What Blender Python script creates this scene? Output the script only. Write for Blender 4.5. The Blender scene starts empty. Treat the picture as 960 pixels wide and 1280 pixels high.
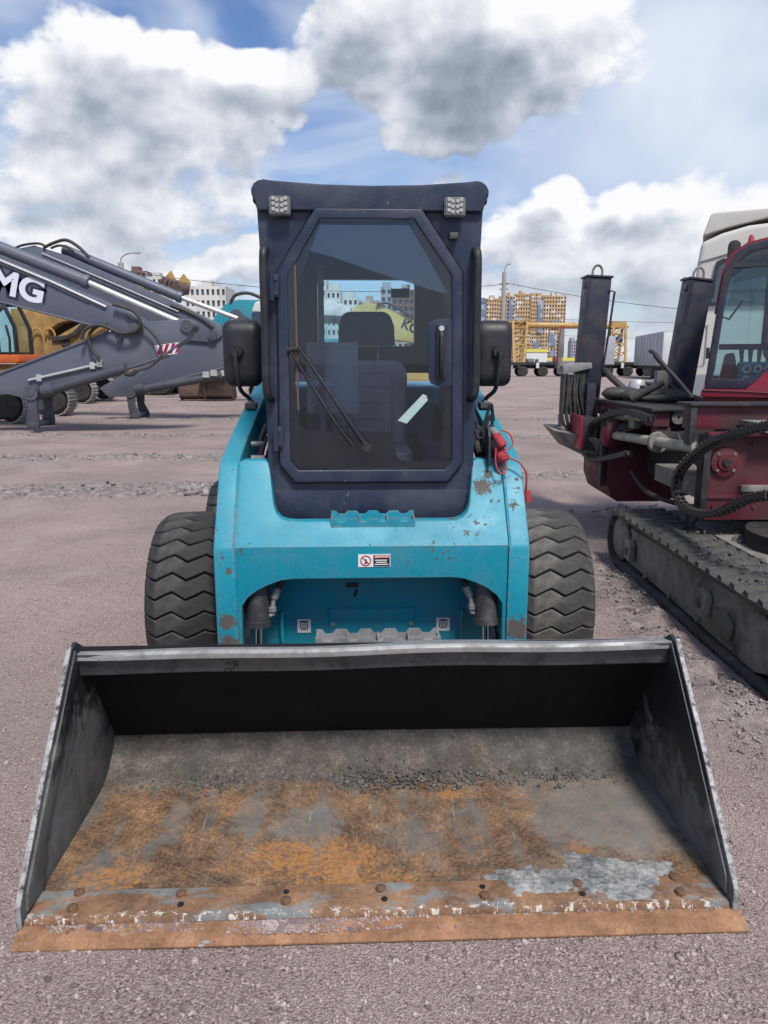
import bpy, bmesh, math, random
import numpy as np
from mathutils import Vector, Matrix
random.seed(7); np.random.seed(7)
S = bpy.context.scene; COL = S.collection
R = math.radians
# ------------------------------------------------------------------ camera
cd = bpy.data.cameras.new('camera'); cam = bpy.data.objects.new('camera', cd); COL.objects.link(cam)
cd.sensor_fit = 'VERTICAL'; cd.sensor_height = 36; cd.lens = 26; cd.clip_start = .05; cd.clip_end = 5000
cam.location = (0, 0, 1.5); cam.rotation_euler = (R(90 - 11.496), 0, 0)
S.camera = cam
S.render.resolution_x, S.render.resolution_y = 768, 1024
# ------------------------------------------------------------------ exposure
S.view_settings.view_transform = 'Standard'; S.view_settings.look = 'None'
S.view_settings.exposure = .74; S.view_settings.gamma = 1.0
# ------------------------------------------------------------------ sun: behind the camera, a little to the right, veiled by cloud
SUN_EL, SUN_AZ = 56, 160          # azimuth clockwise from +Y
sl = bpy.data.lights.new('sun', 'SUN'); sl.energy = 2.5; sl.angle = R(12); sl.color = (1, .95, .87)
so = bpy.data.objects.new('sun', sl); COL.objects.link(so)
sd = Vector((math.sin(R(SUN_AZ)) * math.cos(R(SUN_EL)), math.cos(R(SUN_AZ)) * math.cos(R(SUN_EL)), math.sin(R(SUN_EL))))
so.rotation_euler = sd.to_track_quat('Z', 'Y').to_euler()
# ------------------------------------------------------------------ node helpers
class NT:
    def __init__(s, nt): s.nt = nt; s.n = nt.nodes; s.l = nt.links
    def new(s, t, **kw):
        n = s.n.new(t)
        for k, v in kw.items(): setattr(n, k, v)
        return n
    def put(s, sock, v):
        if hasattr(v, 'is_linked'): s.l.new(v, sock)
        elif v is not None:
            try: sock.default_value = v
            except Exception: sock.default_value = (*v, 1) if len(v) == 3 else v
    def math(s, op, a, b=None, c=None, clamp=False):
        n = s.new('ShaderNodeMath', operation=op, use_clamp=clamp)
        s.put(n.inputs[0], a); s.put(n.inputs[1], b)
        if c is not None: s.put(n.inputs[2], c)
        return n.outputs[0]
    def vm(s, op, a, b=None):
        n = s.new('ShaderNodeVectorMath', operation=op); s.put(n.inputs[0], a)
        if op == 'SCALE': s.put(n.inputs['Scale'], b)
        elif b is not None: s.put(n.inputs[1], b)
        return n.outputs['Value'] if op in ('LENGTH', 'DISTANCE', 'DOT_PRODUCT') else n.outputs[0]
    def noise(s, vec, scale, detail=4, rough=.55, dist=0, col=False):
        n = s.new('ShaderNodeTexNoise'); s.put(n.inputs['Vector'], vec)
        n.inputs['Scale'].default_value = scale; n.inputs['Detail'].default_value = detail
        n.inputs['Roughness'].default_value = rough; n.inputs['Distortion'].default_value = dist
        return n.outputs['Color' if col else 'Fac']
    def vor(s, vec, scale, feature='F1', out='Distance', rnd=1):
        n = s.new('ShaderNodeTexVoronoi', feature=feature); s.put(n.inputs['Vector'], vec)
        n.inputs['Scale'].default_value = scale; n.inputs['Randomness'].default_value = rnd
        return n.outputs[out]
    def ramp(s, f, stops, interp='LINEAR'):
        n = s.new('ShaderNodeValToRGB'); s.put(n.inputs[0], f); e = n.color_ramp.elements
        n.color_ramp.interpolation = interp
        while len(e) < len(stops): e.new(.5)
        for i, (p, c) in enumerate(stops):
            e[i].position = p; e[i].color = (c, c, c, 1) if not hasattr(c, '__len__') else (*c, 1)
        return n.outputs[0]
    def step(s, f, a, b):
        n = s.new('ShaderNodeMapRange', interpolation_type='SMOOTHSTEP'); s.put(n.inputs[0], f)
        n.inputs[1].default_value = a; n.inputs[2].default_value = b
        return n.outputs[0]
    def mix(s, f, a, b, mode='MIX'):
        n = s.new('ShaderNodeMix', data_type='RGBA', blend_type=mode); s.put(n.inputs[0], f)
        for k, v in ((6, a), (7, b)):
            if hasattr(v, 'is_linked'): s.l.new(v, n.inputs[k])
            else: n.inputs[k].default_value = (*v, 1) if len(v) == 3 else v
        return n.outputs[2]
    def bump(s, h, strength=.3, dist=.01):
        n = s.new('ShaderNodeBump'); s.put(n.inputs['Height'], h)
        n.inputs['Strength'].default_value = strength; n.inputs['Distance'].default_value = dist
        return n.outputs[0]
    def obj(s): return s.new('ShaderNodeTexCoord').outputs['Object']
def pdir(x, y):                    # a compass direction, from angles read off the photograph
    f = 924.4; a, b = (x - 480) / f, (640 - y) / f; c, q = math.cos(R(11.496)), math.sin(R(11.496))
    return Vector((a, c + b * q, -q + b * c)).normalized()
# ------------------------------------------------------------------ world: clear sky behind broken cumulus
W = bpy.data.worlds.new('World'); S.world = W; W.use_nodes = True
W.cycles.sampling_method = 'MANUAL'; W.cycles.sample_map_resolution = 256
nt = NT(W.node_tree); nt.n.clear()
def cloud_group(name, det):
  g = bpy.data.node_groups.new(name, 'ShaderNodeTree')
  g.interface.new_socket('Vector', in_out='INPUT', socket_type='NodeSocketVector')
  g.interface.new_socket('Density', in_out='OUTPUT', socket_type='NodeSocketFloat')
  q = NT(g); gi = q.new('NodeGroupInput'); go = q.new('NodeGroupOutput')
  vec = gi.outputs[0]
  wob = q.vm('SCALE', q.vm('SUBTRACT', q.noise(vec, 7, 3, .6, col=True), (.5, .5, .5)), .16)
  v2 = q.vm('ADD', vec, wob)
  flat = q.vm('MULTIPLY', vec, (1, 1, 1.7))
  dens = q.math('ADD', q.math('MULTIPLY', q.noise(flat, 5.6, det, .66, .15), 1.5), -.80)
  dens = q.math('ADD', dens, q.math('MULTIPLY', q.math('SUBTRACT', q.vor(q.vm('ADD', flat, q.vm('SCALE', wob, .5)), 13), .38), -.34))
  # (photo x, y of the centre, half width, half height, weight): the cloud masses, and the gaps of blue between them
  for (px, py, hw, hh, w) in [(585, 85, 205, 92, .62), (120, 115, 210, 95, .42), (70, 260, 290, 80, .28), (330, 60, 60, 60, .2), (830, 285, 250, 80, .58), (800, 380, 260, 45, .34), (200, 345, 260, 34, .26),
                              (560, 180, 140, 26, .34), (900, 110, 190, 150, -.25), (310, 330, 70, 26, .3), (420, 30, 70, 55, .15),
                              (240, -15, 105, 28, -.7), (390, 175, 62, 40, -.36), (730, 205, 140, 34, -.42), (5, -10, 60, 34, -.4), (440, 225, 110, 35, -.3),
                              (270, 295, 60, 14, -.2), (640, 240, 70, 24, -.3)]:
      c = pdir(px, py); k = 924.4
      d = q.vm('LENGTH', q.vm('MULTIPLY', q.vm('SUBTRACT', v2, tuple(c)), (k / hw, .8 * k / max(hw, hh), k / hh)))
      dens = q.math('ADD', dens, q.math('MULTIPLY', q.step(d, 1.25, .25), w))
  q.l.new(dens, go.inputs[0]); return g
tc = nt.new('ShaderNodeTexCoord').outputs['Generated']
sky = nt.new('ShaderNodeTexSky', sky_type='NISHITA'); sky.sun_disc = False
sky.sun_elevation = R(SUN_EL); sky.sun_rotation = R(SUN_AZ); sky.air_density = 1.25; sky.dust_density = .6; sky.ozone_density = 2.5
def grp(v, g):
    n = nt.new('ShaderNodeGroup'); n.node_tree = g; nt.put(n.inputs[0], v); return n.outputs[0]
D0 = grp(tc, cloud_group('cloud_density', 8)); D1 = grp(nt.vm('ADD', tc, (.016, -.01, .034)), cloud_group('cloud_density_coarse', 3))
cover = nt.step(D0, -.05, .20)
lit = nt.math('ADD', nt.math('MULTIPLY', nt.math('SUBTRACT', D0, D1), 1.25), .74)
core = nt.step(D0, .12, .85)
fine = nt.noise(tc, 15, 7, .7, .3)
lum = nt.math('ADD', nt.math('SUBTRACT', lit, nt.math('MULTIPLY', core, .62)), nt.math('MULTIPLY', nt.math('SUBTRACT', fine, .5), .85), clamp=True)
ccol = nt.ramp(lum, [(0, (1.45, 1.7, 2.15)), (.3, (2.3, 2.6, 3.1)), (.6, (3.75, 4.0, 4.5)), (1, (5.8, 5.85, 6.0))])
veil = nt.math('MULTIPLY', nt.step(nt.noise(nt.vm('MULTIPLY', tc, (1, 1, 2.5)), 2.6, 4, .6, .6), .36, .70), .70)
for (px, py, hw, hh, w) in ((930, 110, 330, 200, .95), (60, 230, 330, 130, .55)):
    dd = nt.vm('LENGTH', nt.vm('MULTIPLY', nt.vm('SUBTRACT', tc, tuple(pdir(px, py))), (924 / hw, 2.0, 924 / hh)))
    veil = nt.math('MAXIMUM', veil, nt.math('MULTIPLY', nt.step(dd, 1.2, .2), nt.math('MULTIPLY', nt.math('ADD', nt.noise(tc, 6, 4, .6), .45), w), clamp=True))
skyc = nt.mix(veil, nt.mix(1.0, sky.outputs[0], (.50, .58, .76), 'MULTIPLY'), (4.5, 4.9, 5.6))
sepz = nt.new('ShaderNodeSeparateXYZ'); nt.put(sepz.inputs[0], tc)
horiz = nt.math('MULTIPLY', nt.step(sepz.outputs[2], .16, .0), .5)
fin = nt.mix(cover, skyc, ccol); fin = nt.mix(horiz, fin, (4.3, 4.7, 5.3))
bg = nt.new('ShaderNodeBackground'); bg.inputs['Strength'].default_value = .1
nt.put(bg.inputs['Color'], fin); wo = nt.new('ShaderNodeOutputWorld'); nt.l.new(bg.outputs[0], wo.inputs['Surface'])

# ------------------------------------------------------------------ materials
M = {}
def newmat(name):
    m = bpy.data.materials.new(name); m.use_nodes = True; n = NT(m.node_tree)
    b = n.n['Principled BSDF']; M[name] = m
    return m, n, b
def surf(name, col, rough=.5, metal=0, dirt=None, amt=.35, dscale=5, grain=.12, gscale=60, bump=.15, chips=0, chipcol=(.16, .14, .125), patches=(), coat=0, rnd=0, streak=0, edge=0):
    """A worn surface: base colour, broad dirt, fine grain, chipped spots and (centre, radius) bare patches."""
    m, n, b = newmat(name); o = n.obj(); c = col
    fine = n.noise(o, gscale, 5, .65)
    c = n.mix(grain, col, n.mix(1, col, n.ramp(fine, [(.25, .35), (.75, 1.5)]), 'MULTIPLY'))
    if rnd:
        oi = n.new('ShaderNodeObjectInfo').outputs['Random']
        c = n.mix(1, c, n.ramp(oi, [(0, 1 - rnd), (1, 1 + rnd)]), 'MULTIPLY')
    rr = n.math('ADD', n.math('MULTIPLY', n.noise(o, dscale * 2, 4), .3), rough - .15)
    if dirt is not None:
        f = n.math('MULTIPLY', n.step(n.math('ADD', n.noise(o, dscale, 6, .68, .4), n.math('MULTIPLY', fine, .18)), .50, .78), amt)
        c = n.mix(f, c, dirt); rr = n.math('ADD', rr, n.math('MULTIPLY', f, .35), clamp=True)
    if streak:
        st = n.noise(n.vm('MULTIPLY', o, (34, 34, 2.2)), 1, 4, .6)
        c = n.mix(n.math('MULTIPLY', n.step(st, .56, .72), streak), c, dirt or (.2, .17, .15))
    h = fine
    if chips:
        k = n.math('ADD', n.noise(o, 38, 4, .7), n.math('MULTIPLY', n.noise(o, 3.2, 3, .6), .55))
        f = n.step(k, 1.02 - chips * .3, 1.05 - chips * .3)
        for (p, r) in patches:
            d = n.math('ADD', n.vm('DISTANCE', o, p), n.math('MULTIPLY', n.math('SUBTRACT', n.noise(o, 34, 6, .8), .5), r * 4.2))
            f = n.math('MAXIMUM', f, n.step(d, r, r * .85))
        c = n.mix(f, c, n.mix(n.noise(o, 45, 3), chipcol, tuple(x * .45 for x in chipcol)))
        rr = n.math('MAXIMUM', rr, n.math('MULTIPLY', f, .85)); h = n.math('SUBTRACT', n.math('MULTIPLY', fine, .25), f)
    if edge:          # paint rubbed off along the edges
        bv = n.new('ShaderNodeBevel', samples=3); bv.inputs['Radius'].default_value = edge
        ge = n.new('ShaderNodeNewGeometry'); dt = n.vm('DOT_PRODUCT', bv.outputs[0], ge.outputs['Normal'])
        k = n.math('MULTIPLY', n.step(dt, .985, .90), n.step(n.math('ADD', n.noise(o, 24, 5, .75), n.math('MULTIPLY', n.noise(o, 3, 2), .35)), .62, .74))
        c = n.mix(n.math('MULTIPLY', k, .85), c, n.mix(n.noise(o, 50, 2), chipcol, (.34, .32, .29)))
    n.put(b.inputs['Base Color'], c); n.put(b.inputs['Roughness'], rr); b.inputs['Metallic'].default_value = metal
    if coat: b.inputs['Coat Weight'].default_value = coat; b.inputs['Coat Roughness'].default_value = .15
    if bump: n.put(b.inputs['Normal'], n.bump(h, bump, .003))
    return m
def glass(name, tint, refl=1.0, rough=.02, haze=0):
    m, n, b = newmat(name); n.n.remove(b)
    t = n.new('ShaderNodeBsdfTransparent'); t.inputs[0].default_value = (*tint, 1)
    gl = n.new('ShaderNodeBsdfGlossy'); gl.inputs['Roughness'].default_value = rough
    fr = n.new('ShaderNodeFresnel'); fr.inputs[0].default_value = 1.5
    mx = n.new('ShaderNodeMixShader'); n.put(mx.inputs[0], n.math('MULTIPLY', fr.outputs[0], refl, clamp=True))
    n.l.new(t.outputs[0], mx.inputs[1]); n.l.new(gl.outputs[0], mx.inputs[2]); out = mx.outputs[0]
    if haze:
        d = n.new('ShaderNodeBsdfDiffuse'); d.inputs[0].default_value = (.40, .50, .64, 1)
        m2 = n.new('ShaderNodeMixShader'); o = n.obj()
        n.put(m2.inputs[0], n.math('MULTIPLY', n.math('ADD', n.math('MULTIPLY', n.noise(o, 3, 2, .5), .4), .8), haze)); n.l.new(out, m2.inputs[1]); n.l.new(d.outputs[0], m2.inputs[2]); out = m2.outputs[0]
    n.l.new(out, n.n['Material Output'].inputs['Surface'])
    return m
TEAL = (.004, .240, .335); NAVY = (.015, .024, .052); DUST = (.26, .23, .21)
surf('teal', TEAL, .50, dirt=(.12, .19, .20), amt=.25, dscale=4, chips=.24, chipcol=(.13, .11, .10), grain=.18, streak=.22, edge=.014,
     patches=[((.475, 1.43, .975), .04), ((.60, 1.35, .92), .022), ((.50, 1.46, 1.02), .02), ((-.60, 1.25, .44), .035), ((.61, 1.25, .40), .05), ((-.605, 1.25, .34), .05), ((.34, 1.36, .845), .018), ((-.59, 1.25, .66), .015)])
surf('teal_plain', TEAL, .42, dirt=(.07, .13, .15), amt=.5, dscale=3, chips=.2, grain=.15, streak=.1)
surf('navy', NAVY, .40, dirt=(.075, .085, .105), amt=.4, dscale=3.5, grain=.12, chips=.05, chipcol=(.22, .22, .22))
surf('black_plastic', (.012, .013, .017), .5, dirt=(.06, .06, .065), amt=.35, dscale=6, grain=.2, gscale=200)
surf('interior', (.055, .07, .115), .75, dirt=(.07, .07, .07), amt=.3)
surf('seat_vinyl', (.42, .43, .45), .48, dirt=(.10, .10, .10), amt=.3, dscale=7)
surf('rubber', (.020, .0197, .0195), .8, dirt=(.115, .107, .10), amt=.65, dscale=5, grain=.3, gscale=45, bump=.35, rnd=.12)
surf('rubber_dusty', (.042, .040, .037), .84, dirt=(.18, .165, .145), amt=.8, dscale=5, grain=.3, gscale=45, bump=.35, rnd=.12)
surf('steel_worn', (.30, .30, .30), .55, .35, dirt=(.12, .10, .085), amt=.55, dscale=9, grain=.3)
surf('chrome', (.75, .76, .78), .15, 1, bump=0, grain=.03)
surf('dark_steel', (.045, .046, .05), .5, .2, dirt=(.13, .115, .10), amt=.6, dscale=6, grain=.25, chips=.4)
surf('grey_cyl', (.034, .035, .038), .42, .1, dirt=(.14, .13, .12), amt=.55, dscale=7, grain=.2)
surf('white_paint', (.62, .62, .60), .45, dirt=(.30, .28, .25), amt=.4, dscale=3)
surf('label_white', (.72, .72, .72), .5, bump=0, grain=.05)
surf('label_black', (.015, .015, .016), .5, bump=0); surf('label_red', (.45, .02, .03), .5, bump=0)
surf('red_cap', (.36, .028, .04), .45, dirt=(.2, .1, .09), amt=.35, dscale=30)
surf('tape', (.36, .50, .47), .6, dirt=(.5, .55, .52), amt=.6, dscale=20)
surf('reflection_grey', (.16, .18, .21), .6, dirt=(.22, .24, .26), amt=.4, dscale=4)  # grey for the added frame that imitates a reflected rectangle
surf('green_film', (.006, .02, .016), .3, bump=0)
surf('lens', (.16, .16, .15), .25, 0, bump=0); surf('led', (.42, .42, .39), .2, bump=0); surf('lamp_back', (.12, .12, .13), .4, bump=0)
glass('cab_glass', (.88, .93, .97), 1.3, .01)
glass('dusty_glass', (.92, .96, 1.0), .9, .01, .007)
glass('rear_glass', (.88, .99, 1.0), 1.0, .01)
glass('clear_glass', (.80, .90, .92), 1.2, .01)
glass('reflection_film', (.60, .65, .70), .5, .3, .34)  # pale see-through film standing in for reflections on the windscreen
# ------------------------------------------------------------------ mesh builder
class MB:
    def __init__(s): s.v = []; s.f = []
    def add(s, vs, fs):
        o = len(s.v); s.v += [tuple(p) for p in vs]; s.f += [tuple(i + o for i in f) for f in fs]; return s
    def box(s, x0, x1, y0, y1, z0, z1, rot=None):
        vs = [(x, y, z) for z in (z0, z1) for y in (y0, y1) for x in (x0, x1)]
        if rot:
            c = Vector(((x0 + x1) / 2, (y0 + y1) / 2, (z0 + z1) / 2)); vs = [c + rot @ (Vector(p) - c) for p in vs]
        return s.add(vs, [(0, 2, 3, 1), (4, 5, 7, 6), (0, 1, 5, 4), (2, 6, 7, 3), (0, 4, 6, 2), (1, 3, 7, 5)])
    def prism(s, poly, a0, a1, ax='y'):
        mk = {'x': lambda a, p: (a, p[0], p[1]), 'y': lambda a, p: (p[0], a, p[1]), 'z': lambda a, p: (p[0], p[1], a)}[ax]
        n = len(poly); vs = [mk(a0, p) for p in poly] + [mk(a1, p) for p in poly]
        return s.add(vs, [tuple(range(n)), tuple(range(2 * n - 1, n - 1, -1))] + [(i, i + n, (i + 1) % n + n, (i + 1) % n) for i in range(n)])
    def ring(s, outer, inner, a0, a1, ax='y'):
        mk = {'x': lambda a, p: (a, p[0], p[1]), 'y': lambda a, p: (p[0], a, p[1]), 'z': lambda a, p: (p[0], p[1], a)}[ax]
        n = len(outer); vs = [mk(a, p) for a in (a0, a1) for L in (outer, inner) for p in L]; fs = []
        for i in range(n):
            j = (i + 1) % n
            fs += [(i, j, n + j, n + i), (2 * n + i, 3 * n + i, 3 * n + j, 2 * n + j), (i, 2 * n + i, 2 * n + j, j), (n + i, n + j, 3 * n + j, 3 * n + i)]
        return s.add(vs, fs)
    def tube(s, path, r, n=8, caps=True):
        P = [Vector(p) for p in path]; rs = r if hasattr(r, '__len__') else [r] * len(P)
        t0 = (P[1] - P[0]).normalized(); u = t0.orthogonal().normalized(); vs = []; fs = []
        for i, p in enumerate(P):
            t = ((P[min(i + 1, len(P) - 1)] - P[max(i - 1, 0)])).normalized()
            u = (u - t * u.dot(t)).normalized(); w = t.cross(u)
            vs += [p + (u * math.cos(2 * math.pi * k / n) + w * math.sin(2 * math.pi * k / n)) * rs[i] for k in range(n)]
        for i in range(len(P) - 1):
            fs += [(i * n + k, i * n + (k + 1) % n, (i + 1) * n + (k + 1) % n, (i + 1) * n + k) for k in range(n)]
        if caps: fs += [tuple(range(n - 1, -1, -1)), tuple(range((len(P) - 1) * n, len(P) * n))]
        return s.add(vs, fs)
    def cyl(s, p0, p1, r, r1=None, n=16): return s.tube([p0, p1], [r, r if r1 is None else r1], n)
    def lathe(s, prof, c=(0, 0, 0), ax='x', n=32, closed=True):
        vs = []; fs = []; m = len(prof)
        for k in range(n):
            a = 2 * math.pi * k / n; ca, sa = math.cos(a), math.sin(a)
            for (h, r) in prof:
                p = {'x': (h, r * ca, r * sa), 'y': (r * ca, h, r * sa), 'z': (r * ca, r * sa, h)}[ax]
                vs.append((p[0] + c[0], p[1] + c[1], p[2] + c[2]))
        for k in range(n):
            k2 = (k + 1) % n
            for i in range(m if closed else m - 1): fs.append((k * m + i, k * m + (i + 1) % m, k2 * m + (i + 1) % m, k2 * m + i))
        return s.add(vs, fs)
    def loft(s, rings):
        n = len(rings[0]); vs = [p for r_ in rings for p in r_]
        fs = [(i * n + k, i * n + (k + 1) % n, (i + 1) * n + (k + 1) % n, (i + 1) * n + k) for i in range(len(rings) - 1) for k in range(n)]
        fs += [tuple(range(n - 1, -1, -1)), tuple(range((len(rings) - 1) * n, len(rings) * n))]
        return s.add(vs, fs)
    def build(s, name, mat, parent=None, bevel=0, seg=2, smooth=35, loc=None, fix=True):
        bm = bmesh.new(); bv = [bm.verts.new(p) for p in s.v]
        for f in s.f:
            try: bm.faces.new([bv[i] for i in f])
            except ValueError: pass
        if fix: bmesh.ops.recalc_face_normals(bm, faces=bm.faces)
        if bevel:
            ed = [e for e in bm.edges if len(e.link_faces) == 2 and e.calc_face_angle(0) > R(28)]
            bmesh.ops.bevel(bm, geom=ed, offset=bevel, segments=seg, affect='EDGES', clamp_overlap=True, profile=.6)
        me = bpy.data.meshes.new(name); bm.to_mesh(me); bm.free()
        me.materials.append(M[mat])
        if smooth:
            me.polygons.foreach_set('use_smooth', [True] * len(me.polygons)); me.set_sharp_from_angle(angle=R(smooth))
        o = bpy.data.objects.new(name, me); COL.objects.link(o)
        if parent: o.parent = parent
        if loc: o.location = loc
        return o
def tag(o, label, cat, group=None, kind=None):
    if label: o['label'] = label
    if cat: o['category'] = cat
    if group: o['group'] = group
    if kind: o['kind'] = kind
    return o
def thing(name, label, cat, loc=(0, 0, 0), rz=0, group=None):
    o = bpy.data.objects.new(name, None); COL.objects.link(o); o.location = loc; o.rotation_euler = (0, 0, rz); o.empty_display_size = .2
    return tag(o, label, cat, group)
def dup(o, parent, loc, rot=None):
    c = o.copy(); COL.objects.link(c); c.parent = parent; c.location = loc
    if rot is not None: c.rotation_euler = rot
    return c
def arc(cx, cz, r, a0, a1, n=6): return [(cx + r * math.cos(R(a0 + (a1 - a0) * i / n)), cz + r * math.sin(R(a0 + (a1 - a0) * i / n))) for i in range(n + 1)]
def rrect(x0, x1, z0, z1, r, n=5):
    return arc(x1 - r, z1 - r, r, 0, 90, n) + arc(x0 + r, z1 - r, r, 90, 180, n) + arc(x0 + r, z0 + r, r, 180, 270, n) + arc(x1 - r, z0 + r, r, 270, 360, n)
def spline(pts, k=6):
    P = [Vector(p) for p in pts]; P = [P[0] * 2 - P[1]] + P + [P[-1] * 2 - P[-2]]; out = []
    for i in range(1, len(P) - 2):
        for j in range(k):
            t = j / k; a, b, c, d = P[i - 1:i + 3]
            out.append(.5 * ((2 * b) + (c - a) * t + (2 * a - 5 * b + 4 * c - d) * t * t + (3 * b - a - 3 * c + d) * t ** 3))
    return out + [P[-2]]
def text_mesh(name, body, size, mat, parent, mw, offset=0, depth=.004):
    cu = bpy.data.curves.new(name, 'FONT'); cu.body = body; cu.size = size; cu.offset = offset; cu.extrude = depth; cu.align_x = 'CENTER'; cu.align_y = 'CENTER'
    t = bpy.data.objects.new('tmp', cu); COL.objects.link(t); dg = bpy.context.evaluated_depsgraph_get()
    me = bpy.data.meshes.new_from_object(t.evaluated_get(dg)); bpy.data.objects.remove(t)
    me.materials.clear(); me.materials.append(M[mat]); me.transform(mw); o = bpy.data.objects.new(name, me); COL.objects.link(o); o.parent = parent
    return o
# ------------------------------------------------------------------ ground: crushed reddish granite, churned by tracks
def fbm(x, y, s, seed, oct=4):
    v = np.zeros_like(x); a = 1; rng = np.random.RandomState(seed)
    for o in range(oct):
        for _ in range(3):
            th = rng.rand() * 6.283; ph = rng.rand() * 6.283; f = s * (1.7 ** o) * (.7 + .6 * rng.rand())
            v += a * np.sin((x * math.cos(th) + y * math.sin(th)) * f + ph)
        a *= .55
    return v / 4
RUTS = [(8.75, .55, -9, .6, .05, .03), (11.6, .42, -12, 1.5, .05, .02), (15.0, .35, -14, 9, .03, -.03), (19.5, .5, -8, 12, .03, .02), (25, .6, -16, 16, .03, 0), (9.6, .30, .6, 4.0, .03, .12), (6.6, .22, 1.2, 4, .03, .25)]
def rutmask(x, y):
    m = np.zeros_like(x)
    for (yc, w, xa, xb, h, sl) in RUTS:
        yy = y - (yc + sl * x + .12 * np.sin(x * .9 + yc)); e = np.clip((x - xa) / 1.2, 0, 1) * np.clip((xb - x) / 1.2, 0, 1)
        m = np.maximum(m, np.exp(-(yy / w) ** 4) * e)
    return np.maximum(m, np.exp(-((x - 1.52 - .05 * np.sin(y * 3)) / .17) ** 4) * np.clip((y - 2.4) / .6, 0, 1) * np.clip((6.8 - y) / .8, 0, 1) * .8)
def ground_z(x, y):
    near = np.clip(1.3 - np.hypot(x, y) / 45, 0, 1)
    n = fbm(x, y, 1.1, 3) * .008 + fbm(x, y, 4, 5) * .004
    r = rutmask(x, y) * (np.abs(fbm(x, y, 9, 11)) * .075 + np.abs(fbm(x, y, 22, 13)) * .055 - .008)
    return (n + r) * near
xs = np.concatenate([[-2500, -1200, -600, -300, -150, -80, -50, -35, -25], np.linspace(-20, 14, 300), [20, 30, 45, 80, 150, 300, 600, 1200, 2500]])
ys = np.concatenate([[-400, -100, -30, -10, -3], np.linspace(0, 14, 180), np.linspace(14.15, 36, 130), [40, 50, 65, 90, 140, 220, 350, 600, 1000, 1600, 3000]])
GX, GY = np.meshgrid(xs, ys); GZ = ground_z(GX, GY)
nx, ny = len(xs), len(ys); idx = np.arange(nx * ny).reshape(ny, nx)
quads = np.stack([idx[:-1, :-1], idx[:-1, 1:], idx[1:, 1:], idx[1:, :-1]], -1).reshape(-1, 4)
me = bpy.data.meshes.new('ground'); me.from_pydata(np.stack([GX, GY, GZ], -1).reshape(-1, 3).tolist(), [], quads.tolist())
me.polygons.foreach_set('use_smooth', [True] * len(me.polygons))
at = me.attributes.new('churned', 'FLOAT', 'POINT'); at.data.foreach_set('value', rutmask(GX, GY).reshape(-1).astype(np.float32))
m, n, b = newmat('gravel_ground'); o = n.obj()
c1 = n.ramp(n.noise(n.vor(o, 150, out='Color'), 1.7, 2), [(.28, (.10, .072, .066)), (.43, (.27, .200, .184)), (.58, (.38, .295, .272)), (.74, (.60, .505, .47))])
c2 = n.ramp(n.noise(n.vor(o, 330, out='Color'), 1.7, 2), [(.3, (.15, .113, .104)), (.5, (.335, .257, .237)), (.72, (.52, .43, .40))])
cc = n.mix(n.step(n.math('ADD', n.math('MULTIPLY', n.noise(o, 26, 3), .5), n.math('MULTIPLY', n.noise(o, 1.1, 5, .6), .5)), .44, .56), c1, c2)
big = n.noise(o, .55, 6, .62)
cc = n.mix(1, cc, n.ramp(big, [(.3, .74), (.7, 1.16)]), 'MULTIPLY')
cc = n.mix(n.math('MULTIPLY', n.step(n.noise(o, 1.4, 5, .65), .52, .75), .35), cc, (.43, .35, .325))
band = n.noise(n.vm('MULTIPLY', o, (.12, 1.3, 1)), 1, 4, .6)
cc = n.mix(n.math('MULTIPLY', n.step(band, .55, .68), .30), cc, (.25, .215, .205))
cc = n.mix(n.math('MULTIPLY', n.step(n.noise(n.vm('MULTIPLY', o, (.35, .6, 1)), 1, 7, .68, .5), .54, .66), .42), cc, n.mix(n.noise(o, 90, 3), (.10, .078, .073), (.23, .185, .175)))
ch = n.new('ShaderNodeAttribute', attribute_name='churned').outputs['Fac']
cc = n.mix(n.math('MULTIPLY', ch, .8), cc, n.ramp(n.noise(o, 14, 5, .7), [(.3, (.08, .072, .068)), (.48, (.22, .19, .18)), (.62, (.38, .335, .315)), (.75, (.50, .45, .43))]))
n.put(b.inputs['Base Color'], cc); b.inputs['Roughness'].default_value = .95; b.inputs['Specular IOR Level'].default_value = .25
hh = n.math('ADD', n.math('MULTIPLY', n.vor(o, 140), -.8), n.math('MULTIPLY', n.noise(o, 260, 4, .7), .6))
n.put(b.inputs['Normal'], n.bump(hh, .95, .008))
me.materials.append(m); gr = bpy.data.objects.new('ground', me); COL.objects.link(gr); gr['kind'] = 'structure'
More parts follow.
